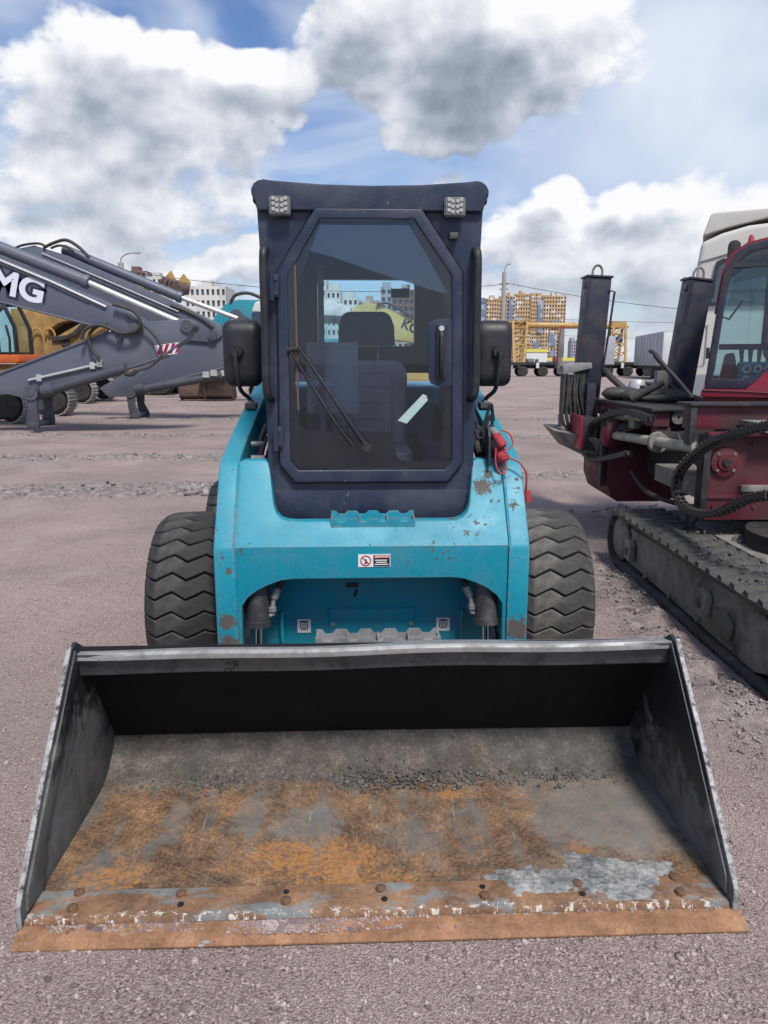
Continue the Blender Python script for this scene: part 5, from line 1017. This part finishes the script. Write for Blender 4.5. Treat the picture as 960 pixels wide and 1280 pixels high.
# energy chains, link by link
def chain(pts, X, size):
    P_ = spline([(X, y, z) for y, z in pts], 14); L = [0]
    for a_, b_ in zip(P_, P_[1:]): L.append(L[-1] + (b_ - a_).length)
    n_ = int(L[-1] / (size * .95)); root = MB().tube(P_[::3] + [P_[-1]], size * .26, 8).build('energy_chain', 'grimy_black', RG); link = None
    for k in range(n_):
        s = L[-1] * (k + .5) / n_; i = max(j for j in range(len(L)) if L[j] <= s); i = min(i, len(P_) - 2)
        p_ = P_[i].lerp(P_[i + 1], (s - L[i]) / max(1e-6, L[i + 1] - L[i])); t_ = (P_[i + 1] - P_[i]).normalized(); a_ = math.atan2(t_.z, t_.y)
        if link is None:
            h = size * .5; link = MB()
            for sx in (-1, 1): link.prism([(-h * .95, -h * .55), (-h * .95, h * .55), (h * .55, h * .55), (h * .55, h * .9), (h * .95, h * .9), (h * .95, -h * .55)], *sorted((sx * size * .45, sx * size * .55)), 'x')
            link = link.box(-size * .44, size * .44, -h * .3, h * .3, h * .5, h * .8).box(-size * .44, size * .44, -h * .3, h * .3, -h * .8, -h * .55).build('chain_link', 'grimy_black', root, smooth=0); o = link
        else: o = dup(link, root, (0, 0, 0))
        o.location = p_; o.rotation_euler = (a_, 0, 0)
chain([(5.29, 1.10), (5.8, 1.115), (6.30, 1.05), (6.75, .93), (7.0, .80), (7.02, .69), (6.69, .63), (6.12, .72), (5.73, .80)], 1.90, .06)
chain([(3.55, 1.21), (3.73, 1.18), (4.2, 1.07), (4.5, .95), (4.72, .82), (4.78, .70), (4.68, .61), (4.46, .59), (4.16, .65), (3.86, .78), (3.60, .86)], 1.915, .056)
MB().tube(spline([(1.94, 3.66, .84), (2.0, 3.5, .80), (2.2, 3.3, .70)]), .022, 8).build('hydraulic_hose', 'grimy_black', RG)
MB().tube(spline([(1.96, 4.7, .6), (1.98, 4.72, .5), (1.97, 4.75, .42), (1.92, 4.85, .40)]), .014, 8).build('hydraulic_hose', 'grimy_black', RG)
MB().tube(spline([(2.03, 6.0, .62), (2.1, 5.8, .48), (2.25, 5.5, .44), (2.4, 5.2, .46)]), .02, 8).build('hydraulic_hose', 'grimy_black', RG)
# cab
CYF = 5.58
co = [(2.385, 1.30), (2.395, 1.42), (2.43, 1.90), (2.455, 2.14), (2.50, 2.25), (2.60, 2.315), (2.80, 2.36), (3.45, 2.44), (3.45, 1.30), (2.66, 1.30)]
ci = [(2.435, 1.38), (2.445, 1.44), (2.475, 1.90), (2.50, 2.12), (2.535, 2.20), (2.62, 2.262), (2.80, 2.30), (3.38, 2.37), (3.38, 1.72), (2.66, 1.37)]
cb = MB().ring(co, ci, CYF, CYF + .07).build('operator_cab', 'column_blue', RG, bevel=.008)
MB().ring([(x - .012, z + .012) for x, z in co], [(x, z) for x, z in co], CYF + .01, CYF + 1.15).build('cab_shell', 'crimson_clean', cb, bevel=.006) if 0 else None
MB().loft([[(x, CYF + .071, z) for x, z in [(2.43, 1.9), (2.455, 2.14), (2.50, 2.25), (2.60, 2.315), (2.80, 2.36), (3.45, 2.44), (3.45, 2.46), (2.80, 2.382), (2.59, 2.337), (2.485, 2.265), (2.437, 2.145), (2.415, 1.9)]], [(x, CYF + 1.1, z) for x, z in [(2.43, 1.9), (2.455, 2.14), (2.50, 2.25), (2.60, 2.315), (2.80, 2.36), (3.45, 2.44), (3.45, 2.46), (2.80, 2.382), (2.59, 2.337), (2.485, 2.265), (2.437, 2.145), (2.415, 1.9)]]]).build('cab_roof', 'crimson_clean', cb)
MB().ring(co, ci, CYF + 1.1, CYF + 1.17).build('rear_frame', 'column_blue', cb, bevel=.008)
MB().prism(ci, CYF + .03, CYF + .036).build('cab_glass', 'clear_glass', cb); MB().prism(ci, CYF + 1.13, CYF + 1.136).build('cab_glass', 'clear_glass', cb)
MB().box(2.46, 3.38, CYF - .004, CYF + .028, 1.585, 1.625).build('glazing_bar', 'column_blue', cb); MB().box(2.50, 3.38, CYF - .003, CYF + .028, 2.16, 2.19).build('glazing_bar', 'column_blue', cb)
MB().box(2.735, 2.760, CYF + .008, CYF + .028, 1.626, 2.159).build('glazing_bar', 'column_blue', cb)
MB().prism([(2.36, 1.245), (2.37, 1.30), (2.655, 1.298), (2.72, 1.36), (2.80, 1.45), (2.90, 1.54), (3.05, 1.61), (3.45, 1.66), (3.45, 1.245)], CYF - .06, CYF - .006).build('cab_panel', 'crimson_clean', cb, bevel=.006)
MB().box(2.38, 3.45, CYF - .005, CYF + 1.12, 1.162, 1.30).build('cab_base', 'crimson_clean', cb, bevel=.008)
MB().tube([(2.375, CYF - .064, 1.292), (2.66, CYF - .064, 1.286), (3.45, CYF - .064, 1.245)], .005, 6).build('panel_seam', 'crimson', cb)
for z in (1.56, 2.0): MB().box(2.375, 2.40, CYF - .01, CYF + .03, z - .04, z + .04).build('cab_hinge', 'grimy_black', cb)
MB().loft([[(2.50 + u * k, CYF + .5 + .02, 1.30 + z) for u, k in ((0, 1), (.16, 1), (.16, 1), (0, 1))] for z in (0, .3)]) if 0 else None
MB().prism([(2.48, 1.30), (2.52, 1.56), (2.58, 1.57), (2.65, 1.30)], CYF + .45, CYF + .75).build('console', 'crimson', cb, bevel=.015)
gz = MB().box(2.62, 3.0, CYF + .35, CYF + .75, 1.30, 1.50).build('gauge_panel', 'teal_plain', cb, bevel=.02)
for k in range(6): MB().lathe([(CYF + .33, .016), (CYF + .33, .032), (CYF + .349, .034), (CYF + .349, .016)], (2.675 + .075 * (k % 3), 0, 1.36 + .085 * (k // 3)), 'y', 16).build('gauge', 'pipe_bright', gz)
for k in range(4): MB().tube([(2.64 + k * .06, CYF + .5, 1.50), (2.63 + k * .065, CYF + .48, 1.60)], [.012, .02], 8).build('control_lever', 'grimy_black', cb)
MB().prism(rrect(2.8, 3.2, 1.5, 2.0, .08), CYF + .7, CYF + .82).build('operator_seat', 'interior', cb, bevel=.03)
MB().prism(rrect(2.47, 2.56, 2.27, 2.42, .04), 6.1, 6.2).build('rear_horn', 'grimy_black', cb, bevel=.01)
MB().lathe([(2.33, .001), (2.33, .022), (2.40, .020), (2.42, .012), (2.425, .001)], (2.62, 5.9, 0), 'z', 12).build('beacon', 'red_cap', cb)
MB().tube([(2.46, CYF + .5, 1.85), (2.52, CYF + .4, 1.82), (2.60, CYF + .3, 1.95)], .008, 6).build('wiper', 'grimy_black', cb)
pv = Vector((2.385, CYF, 0)); cb.rotation_euler = (0, 0, R(-23)); cb.location = pv - Matrix.Rotation(R(-23), 3, 'Z') @ pv
# ------------------------------------------------------------------ white lorry behind the rig
surf('lorry_white', (.56, .54, .49), .35, dirt=(.40, .37, .33), amt=.4, dscale=1, grain=.05, streak=.12)
surf('lorry_grey', (.24, .25, .27), .45, dirt=(.15, .14, .13), amt=.4, dscale=2)
LR = thing('white_lorry', 'tall white lorry tractor with roof deflector standing behind the crimson rig', 'lorry', (0, 0, 0))
side_o = [(5.36, .95), (5.30, 1.6), (5.24, 2.5), (5.26, 3.1), (5.30, 3.45), (5.60, 3.58), (6.0, 3.68), (6.6, 3.72), (7.6, 3.72), (7.6, .95)]
cabL = MB().prism(side_o, 13.0, 15.4).build('cab_body', 'lorry_white', LR, bevel=.09, seg=4)
MB().prism([(5.31, 3.57), (5.41, 3.90), (5.46, 3.93), (7.6, 3.95), (7.6, 3.80), (6.3, 3.80), (5.7, 3.68)], 13.1, 15.3).build('roof_deflector', 'lorry_white', LR, bevel=.05, seg=3)
MB().prism([(5.50, 2.52), (5.58, 3.08), (5.66, 3.12), (6.7, 3.12), (6.7, 2.45), (5.55, 2.45)], 12.975, 12.998).build('door_window', 'clear_glass', cabL)
MB().ring([(5.46, 2.42), (5.55, 3.12), (5.65, 3.17), (6.76, 3.17), (6.76, 2.40)], [(5.52, 2.47), (5.60, 3.07), (5.68, 3.11), (6.68, 3.11), (6.68, 2.46)], 12.955, 12.995).build('window_frame', 'column_blue', cabL)
MB().box(5.50, 6.68, 13.002, 13.02, 2.40, 3.1).build('window_shade', 'interior', cabL) if 0 else None
MB().prism([(5.80, 2.47), (5.88, 3.1), (6.7, 3.1), (6.7, 2.47)], 12.945, 12.97).build('quarter_glass', 'column_blue', cabL)
MB().tube([(5.27, 12.99, 3.13), (5.55, 12.985, 3.20), (6.2, 12.985, 3.38), (6.9, 12.985, 3.40)], .012, 6).build('body_seam', 'lorry_grey', cabL)
MB().tube([(5.50, 12.985, 2.1), (5.50, 12.985, 1.45), (5.36, 12.985, 1.43), (5.36, 12.985, 2.08), (5.50, 12.985, 2.1)], .008, 6).build('panel_seam', 'lorry_grey', cabL)
MB().prism([(5.34, .45), (5.33, 1.28), (5.6, 1.30), (7.4, 1.30), (7.4, 1.0), (6.6, .98), (6.4, .9), (6.2, .45)], 12.94, 13.1).build('fender', 'lorry_grey', LR, bevel=.03)
MB().box(5.25, 5.33, 13.05, 15.35, .40, 1.30).build('bumper', 'lorry_grey', LR, bevel=.03)
MB().box(5.6, 11.5, 13.8, 14.7, .75, .95).build('chassis', 'grimy_black', LR, bevel=.02)
MB().prism([(5.20, 2.55), (5.18, 2.85), (5.06, 2.88), (5.05, 2.55)], 12.7, 12.95).build('side_mirror', 'grimy_black', LR, bevel=.03)
for (x, y) in ((5.9, 13.15), (5.9, 15.2), (9.6, 13.2), (9.6, 15.1)):
    w = MB().lathe([(-.14, .3), (-.16, .42), (-.13, .5), (.13, .5), (.16, .42), (.14, .3)], n=28, ax='y').build('wheel', 'rubber', LR, loc=(x, y, .5)); MB().lathe([(-.12, .01), (-.06, .15), (-.14, .3), (.14, .3), (.12, .01)], n=20, ax='y').build('rim', 'lorry_grey', w)
pv = Vector((5.25, 13.0, 0)); rm_ = Matrix.Rotation(R(-22.5), 3, 'Z')
for c in LR.children: c.location = pv + rm_ @ (c.location - pv); c.rotation_euler = (0, 0, R(-22.5))
# extra clutter on the rig: hoses, bolts and brackets
for k in range(5):
    MB().tube(spline([(2.02, 6.9 - .1 * k, 1.10), (1.99, 6.8 - .12 * k, 1.00 - .02 * k), (2.0, 6.5 - .12 * k, .96), (2.05, 6.2 - .1 * k, 1.0 + .01 * k)], 5), .011, 8).build('hydraulic_hose', 'grimy_black', RG)
for k in range(6): MB().cyl((2.018, 5.75 + k * .22, 1.08), (2.006, 5.75 + k * .22, 1.08), .014, n=8).build('bolt', 'dusty_grey', RG)
for (x, z) in ((2.08, .60), (2.2, .60), (2.34, .60), (2.08, 1.0), (2.3, 1.0)): MB().cyl((x, 4.599, z), (x, 4.588, z), .011, n=8).build('bolt', 'grimy_black', RG)
MB().box(2.04, 2.5, 4.585, 4.599, .655, .675).build('weld_strip', 'crimson', RG); MB().box(2.24, 2.6, 4.57, 4.60, .70, .74).build('hose_tray', 'dusty_grey', RG, bevel=.004)
for k in range(3): MB().tube(spline([(2.06 + .05 * k, 5.2, 1.0), (2.1 + .05 * k, 5.1, .88), (2.15 + .03 * k, 4.95, .80), (2.2, 4.8, .86 + .03 * k)], 5), .013, 8).build('hydraulic_hose', 'grimy_black', RG)
MB().box(1.97, 2.03, 5.86, 5.98, .98, 1.10).build('hose_clamp', 'dusty_grey', RG, bevel=.006); MB().box(2.0, 2.06, 6.6, 6.66, .94, 1.02).build('hose_clamp', 'dusty_grey', RG, bevel=.006)
for k in range(4): MB().tube(spline([(2.2 + .08 * k, 6.9, 1.17), (2.25 + .08 * k, 6.75, 1.28 + .03 * (k % 2)), (2.4 + .06 * k, 6.5, 1.24), (2.55 + .05 * k, 6.2, 1.17)], 6), .018, 8).build('hydraulic_hose', 'grimy_black', RG)
P = np.stack([2.10 + np.random.rand(120) * .9, 3.2 + np.random.rand(120) * 2.0, np.full(120, .405)], -1)
stones('frame_mud', P, .012 + .03 * np.random.rand(120) ** 2, 'mud', '', '', RG)
P = np.stack([1.78 + np.random.rand(160) * .3, 3.2 + np.random.rand(160) ** 1.4 * 1.6, np.full(160, .425)], -1)
stones('track_mud', P, .004 + .010 * np.random.rand(160) ** 2, 'mud', '', '', RG)
# ------------------------------------------------------------------ far background
surf('concrete', (.32, .32, .31), .8, dirt=(.2, .19, .18), amt=.4, dscale=1)
surf('crane_yellow', (.43, .265, .085), .5, dirt=(.32, .17, .05), amt=.5, dscale=.5, grain=.1)
surf('trailer_grey', (.40, .415, .44), .45, dirt=(.2, .2, .2), amt=.4, dscale=.6, streak=.2)
surf('trailer_white', (.60, .61, .62), .45, dirt=(.4, .38, .35), amt=.3, dscale=.8)
surf('far_glass', (.06, .075, .10), .15, bump=0, grain=0); surf('far_glass_blue', (.045, .085, .18), .2, bump=0, grain=.1, gscale=.4)
def facade(name, c1, c2, sx, sz):
    m, n, b = newmat(name); o = n.obj()
    cell = n.vm('MULTIPLY', o, (1 / sx, .001, 1 / sz)); fl_ = n.vm('FLOOR', cell); wn = n.new('ShaderNodeTexWhiteNoise'); n.put(wn.inputs['Vector'], fl_)
    n.put(b.inputs['Base Color'], n.mix(n.step(wn.outputs['Value'], .80, .82), n.mix(n.math('MULTIPLY', n.noise(o, .08, 3), .4), c1, tuple(.7 * v for v in c1)), c2)); b.inputs['Roughness'].default_value = .8
facade('ochre_wall', (.47, .32, .175), (.60, .57, .52), 2.0, 2.8); facade('orange_wall', (.50, .29, .16), (.47, .32, .175), 2, 2.8)
facade('pale_wall', (.62, .61, .56), (.50, .50, .47), 4, 3); facade('brown_wall', (.17, .10, .085), (.34, .32, .30), 3, 3); facade('grey_wall', (.33, .34, .37), (.25, .20, .19), 4, 3); facade('pink_wall', (.42, .31, .28), (.5, .47, .44), 3, 3); facade('blue_wall', (.16, .21, .30), (.30, .36, .44), 2, 2.8)
def building(name, label, segs, Y, depth, group=None):
    """segs: (x0, x1, height, floors, bays, wall, glass). Piers and floor bands stand proud of a recessed glass sheet."""
    Bd = thing(name, label, 'building', (0, 0, 0), group=group)
    for i, (x0, x1, H, nf, nb, wall, gl) in enumerate(segs):
        y = Y - .6 * (i % 2)
        w = MB(); fh = H / nf; bw = (x1 - x0) / nb
        for f in range(nf): w.box(x0, x1, y, y + .5, f * fh, f * fh + fh * .46)
        w.box(x0, x1, y, y + .5, H - .02, H + 1.0)
        for k in range(nb + 1): w.box(max(x0, x0 + k * bw - bw * .24), min(x1, x0 + k * bw + bw * .24), y + .01, y + .49, 0, H)
        w.box(x0, x0 + .4, y + .02, y + depth, 0, H + .98).box(x1 - .4, x1, y + .02, y + depth, 0, H + .98).box(x0 + .41, x1 - .41, y + depth - .4, y + depth - .02, 0, H + .9)
        wo_ = w.build('wall', wall, Bd, smooth=0, fix=False)
        g_ = MB().box(x0 + .5, x1 - .5, y + .52, y + .6, 0, H).build('windows', gl, Bd, smooth=0); g_['kind'] = 'stuff'
        MB().box(x0 + .42, x1 - .42, y + .5, y + depth - .42, H + .2, H + .5).build('roof', 'concrete', Bd, smooth=0)
        for k in range(max(1, int((x1 - x0) / 14))):
            xx = x0 + (x1 - x0) * (k + .5) / max(1, int((x1 - x0) / 14)); MB().box(xx - 1.6, xx + 1.6, y + 3, y + 8, H + .51, H + 3.2).build('roof_house', wall, Bd, smooth=0)
    return Bd
ap = building('apartment_block', 'tall ochre apartment block with blue glazed strips beyond the gantry crane', [(65, 69.5, 41, 16, 3, 'blue_wall', 'far_glass_blue'), (69.5, 78, 42.5, 16, 5, 'ochre_wall', 'far_glass'), (78, 83, 42, 16, 2, 'orange_wall', 'far_glass'), (83, 89, 44.5, 17, 3, 'ochre_wall', 'far_glass_blue'), (89, 99.5, 45.5, 17, 6, 'ochre_wall', 'far_glass'), (99.5, 104, 44, 17, 3, 'ochre_wall', 'far_glass'), (104, 108, 44, 17, 2, 'ochre_wall', 'far_glass'), (108, 123.5, 44.5, 17, 8, 'ochre_wall', 'far_glass')], 520, 18)
for (x0, x1, z0, z1) in ((104.3, 107.7, 21, 42), (102.8, 106, 2, 16), (66, 69, 3, 40), (84.5, 87.5, 20, 43), (114, 118.5, 24, 29), (114, 117.5, 0, 9), (91, 93, 28, 31), (112.5, 117, 12, 20)):
    MB().box(x0, x1, 518.6, 519.35, z0, z1).build('balcony_stack', 'blue_wall', ap, smooth=0)
building('white_block', 'white office block with tall dark windows behind the turquoise excavator', [(-67.5, -53.5, 25.5, 7, 8, 'pale_wall', 'far_glass')], 260, 16)
building('brown_block', 'dark brown apartment block behind the left street lamp', [(-113, -101.5, 38.5, 12, 5, 'brown_wall', 'far_glass'), (-101.5, -95, 36, 11, 3, 'pale_wall', 'far_glass')], 330, 16)
building('pale_block', 'pale low office block just right of the white office block, partly hidden by the cab', [(-49, -38, 20.5, 6, 6, 'pale_wall', 'far_glass')], 270, 14)
building('white_tower', 'white stepped residential block at the left of the loader rear window', [(-28, -18, 26, 9, 4, 'pale_wall', 'far_glass'), (-18, -13.6, 22.5, 8, 3, 'pale_wall', 'far_glass')], 240, 14)
building('small_white_block', 'small white block in the middle of the rear window view', [(-15, -9.5, 23.5, 8, 3, 'pale_wall', 'far_glass')], 280, 14)
building('pink_block', 'pinkish low block in the rear window view, between white and grey blocks', [(-10.8, -1.5, 25.5, 9, 5, 'pink_wall', 'far_glass')], 320, 14)
building('grey_block', 'grey and brown high block at the right of the rear window view', [(-1.3, 3.2, 29, 10, 2, 'grey_wall', 'far_glass'), (3.2, 14, 28, 10, 5, 'brown_wall', 'far_glass')], 300, 16)
for i, (x0, x1, H) in enumerate(((148, 152, 17), (153.5, 157, 15), (159, 163, 19))):
    building('distant_tower', ['leftmost of the three tiny grey towers right of the ochre block', 'middle and lowest of the three tiny grey towers right of the ochre block', 'rightmost of the three tiny grey towers right of the ochre block'][i], [(x0, x1, H, 7, 2, 'grey_wall', 'far_glass_blue')], 600, 10, group='tiny distant towers')
lb = thing('low_shed', 'low white and yellow shed under the gantry crane', 'shed', (0, 0, 0))
surf('shed_yellow', (.60, .56, .10), .6); surf('shed_white', (.62, .64, .64), .6, dirt=(.5, .5, .48), amt=.4, dscale=.3)
MB().box(41.5, 47.5, 220, 232, 0, 4.2).build('wall', 'shed_white', lb); MB().box(41.4, 47.6, 219.8, 232.2, 4.2, 5.1).build('roof_band', 'shed_yellow', lb)
MB().box(47.5, 62, 221, 232, 0, 1.7).build('wall', 'shed_white', lb); MB().box(47.6, 62.1, 220.8, 232.2, 1.7, 2.6).build('roof_band', 'shed_yellow', lb); MB().box(44, 45, 219.9, 219.99, 0, 2.2).build('door', 'far_glass', lb)
# gantry crane
GC = thing('gantry_crane', 'yellow gantry crane spanning the far yard in front of the ochre block', 'crane', (0, 0, 0))
GYc = 170
def barb(a, b_, r_, nm='leg'): return MB().tube([a, b_], r_, 4).build(nm, 'crane_yellow', GC, smooth=0)
MB().cyl((27.6, GYc, 9.45), (52.5, GYc, 9.30), .68, n=18).build('main_girder', 'crane_yellow', GC)
for k in range(6): MB().lathe([(-.05, .69), (-.05, .76), (.05, .76), (.05, .69)], (30 + k * 4.1, GYc, 9.42), 'x', 18).build('girder_band', 'crane_yellow', GC)
MB().box(49.6, 54.4, GYc - 1.2, GYc + 1.2, 8.9, 9.25).build('end_platform', 'crane_yellow', GC); MB().box(50.6, 53.8, GYc - 1.0, GYc + 1.0, 9.26, 10.25).build('machine_house', 'crane_yellow', GC)
MB().box(27.6, 32.2, GYc - 1.0, GYc + 1.0, 10.0, 10.35).build('end_platform', 'crane_yellow', GC)
for dy in (-3, 3):
    for (xt, xb) in ((28.6, 28.9), (31.8, 30.9)):
        barb((xt, GYc + dy * .25, 10.2), (xb, GYc + dy, 0), .38)
    for k in range(5):
        z = 1.4 + k * 1.9; barb((28.85, GYc + dy * (1 - z / 14), z), (31.0 + z * .08, GYc + dy * (1 - z / 14), z + (.0 if k % 2 else 0)), .2, 'brace'); barb((28.85, GYc + dy * (1 - z / 14), z), (31.0 + (z + 1.8) * .08, GYc + dy * (1 - z / 14), z + 1.8), .14, 'brace')
    for xt in (50.9, 53.6): barb((xt, GYc + dy * .4, 9.0), (xt - .1, GYc + dy, 0), .34)
    for k in range(4):
        z = 1.5 + k * 2.0; barb((50.9, GYc + dy * .7, z), (53.5, GYc + dy * .7, z), .17, 'brace'); barb((50.9, GYc + dy * .7, z), (53.5, GYc + dy * .7, z + 2), .14, 'brace')
MB().cyl((52.3, GYc - 1.3, 6.2), (52.3, GYc + 1.3, 6.2), .8, n=18).build('cable_drum', 'far_glass_blue', GC)
# lamp posts and wires
def lamp(label, x, y, h, arm, r_):
    Lp = thing('street_lamp', label, 'street lamp', (0, 0, 0))
    MB().tube([(x, y, 0), (x, y, h - 1.0), (x, y, h)], [r_ * 1.25, r_, r_ * .9], 12).build('post', 'concrete', Lp)
    MB().tube(spline([(x, y, h - .1), (x + .06, y, h + .3), (x + arm * .4, y, h + .55), (x + arm * .85, y, h + .62)], 5), .045, 8).build('lamp_arm', 'concrete', Lp)
    MB().prism([(x + arm * .7, h + .56), (x + arm * .75, h + .68), (x + arm, h + .70), (x + arm * 1.15, h + .62), (x + arm, h + .55)], y - .14, y + .14).build('lamp_head', 'trailer_grey', Lp, bevel=.02)
    for z in (h - .9, h - 1.3): MB().box(x - .35, x + .35, y - .05, y + .05, z, z + .06).build('bracket', 'grimy_black', Lp)
lamp('slim street lamp with bent arm above the grey booms at left', -17.0, 50, 7.75, 1.15, .20); lamp('pale concrete lamp pole right of the cab, in front of the ochre block', 9.35, 60, 8.3, .45, .17)
def wire(lbl, a, b_, sag, r_):
    pts = [Vector(a).lerp(Vector(b_), t / 24) + Vector((0, 0, -4 * sag * (t / 24) * (1 - t / 24))) for t in range(25)]
    tag(MB().tube(pts, r_, 5).build('overhead_wire', 'grimy_black', None), lbl, 'wire', 'overhead wires')
wire('uppermost overhead wire running right from the concrete lamp pole', (9.5, 60, 7.5), (62, 66, 7.7), 2.4, .022)
wire('overhead wire running left from the concrete lamp pole behind the cab', (9.2, 60, 7.4), (-17, 50, 7.3), .9, .020)
wire('middle overhead wire crossing the sky behind the black columns', (8, 90, 7.0), (90, 95, 7.4), 1.2, .022)
wire('lowest overhead wire just above the gantry crane', (6, 110, 6.2), (110, 112, 5.2), 1.3, .022)
wire('overhead wire leaving the frame at far left above the grey booms', (-17, 50, 7.3), (-62, 48, 9.5), 1.0, .020)
# box trailers and flat trailers on the far side of the yard
def box_trailer(label, x, y, rz, L=13.0, h=2.75, rear='trailer_grey'):
    T = thing('box_trailer', label, 'trailer', (x, y, 0), R(rz), group='trailers along the far side')
    MB().box(-1.25, 1.25, 0, L, 1.15, 1.15 + h).build('body', 'trailer_grey', T, bevel=.05)
    for s in (-1, 1):
        d = MB().box(*sorted((s * .02, s * 1.18)), -.06, -.005, 1.25, 1.05 + h).build('rear_door', rear, T, bevel=.02); MB().cyl((s * .35, -.09, 1.3), (s * .35, -.09, 1.0 + h), .03, n=6).build('lock_rod', 'trailer_grey', d)
    for k in range(9): MB().box(-1.275, -1.252, .6 + k * 1.45, .72 + k * 1.45, 1.2, 1.1 + h).build('side_rib', 'trailer_grey', T)
    MB().box(-1.0, 1.0, .3, L - .5, .85, 1.14).build('chassis', 'grimy_black', T); MB().box(-1.2, 1.2, -.05, .15, .55, .85).build('rear_bumper', 'grimy_black', T)
    for k in range(3):
        for s in (-1, 1): MB().lathe([(-.16, .02), (-.16, .44), (-.12, .5), (.12, .5), (.16, .44), (.16, .02)], n=18, ax='x').build('wheel', 'rubber', T, loc=(s * 1.02, 1.6 + k * 1.3, .5))
box_trailer('grey box trailer with pale rear doors, nearest in the far row', 23.7, 61, -9, rear='trailer_white'); box_trailer('grey box trailer half hidden behind the left black column', 21.3, 74, -9); box_trailer('grey box trailer just left of the right black column', 29.9, 70, -9, rear='trailer_white')
def flat(label, x, y, L):
    T = thing('flat_trailer', label, 'trailer', (x, y, 0), 0, group='flat trailers along the far side')
    MB().box(0, L, -1.2, 1.2, 1.15, 1.45).build('deck', 'grimy_black', T, bevel=.03); MB().box(.2, L - .2, -.5, .5, .8, 1.15).build('chassis', 'track_black', T)
    for k in range(int(L / 2.1)):
        for s in (-1, 1):
            w = MB().lathe([(-.15, .2), (-.17, .42), (-.13, .52), (.13, .52), (.17, .42), (.15, .2)], n=18, ax='y').build('wheel', 'rubber', T, loc=(1.0 + 2.05 * k, s * 1.0, .52)); MB().lathe([(-.16, .01), (-.12, .2), (.12, .2), (.16, .01)], n=12, ax='y').build('rim', 'track_black', w)
    for k in range(5): MB().box(.4 + k * (L - 1) / 4, .7 + k * (L - 1) / 4, -1.25, -1.21, .85, 1.4).build('side_marker', 'trailer_white' if k % 2 else 'track_black', T)
    for k in range(3): MB().box(1.5 + k * 2.8, 2.2 + k * 2.8, -.6, .5, 1.452, 1.8 + .25 * (k % 2)).build('strapped_block', ['dusty_grey', 'red_cap', 'track_black'][k], T, bevel=.04)
flat('dark low flat trailer with many wheels, first right of the right mirror', 13.2, 78, 8.6); flat('dark low flat trailer with many wheels, second right of the right mirror', 22.2, 79, 8.4); flat('dark low flat trailer with many wheels, behind the black columns', 31.2, 82, 9); flat('dark low flat trailer with many wheels, farthest right in its row', 41.5, 84, 9)
# ------------------------------------------------------------------ put every Empty at the foot of its thing
bpy.context.view_layer.update()
for o in [o for o in S.objects if o.type == 'EMPTY' and o.location.length < 1e-6]:
    pts = [c.matrix_world @ Vector(b_) for c in o.children if c.type == 'MESH' for b_ in c.bound_box]
    base = Vector(((min(p.x for p in pts) + max(p.x for p in pts)) / 2, (min(p.y for p in pts) + max(p.y for p in pts)) / 2, 0))
    o.location = base
    for c in o.children: c.location = c.location - base
S.cycles.max_bounces = 5; S.cycles.diffuse_bounces = 2; S.cycles.glossy_bounces = 3; S.cycles.transparent_max_bounces = 16; S.cycles.use_denoising = True
S.cycles.use_adaptive_sampling = True; S.cycles.adaptive_threshold = .02
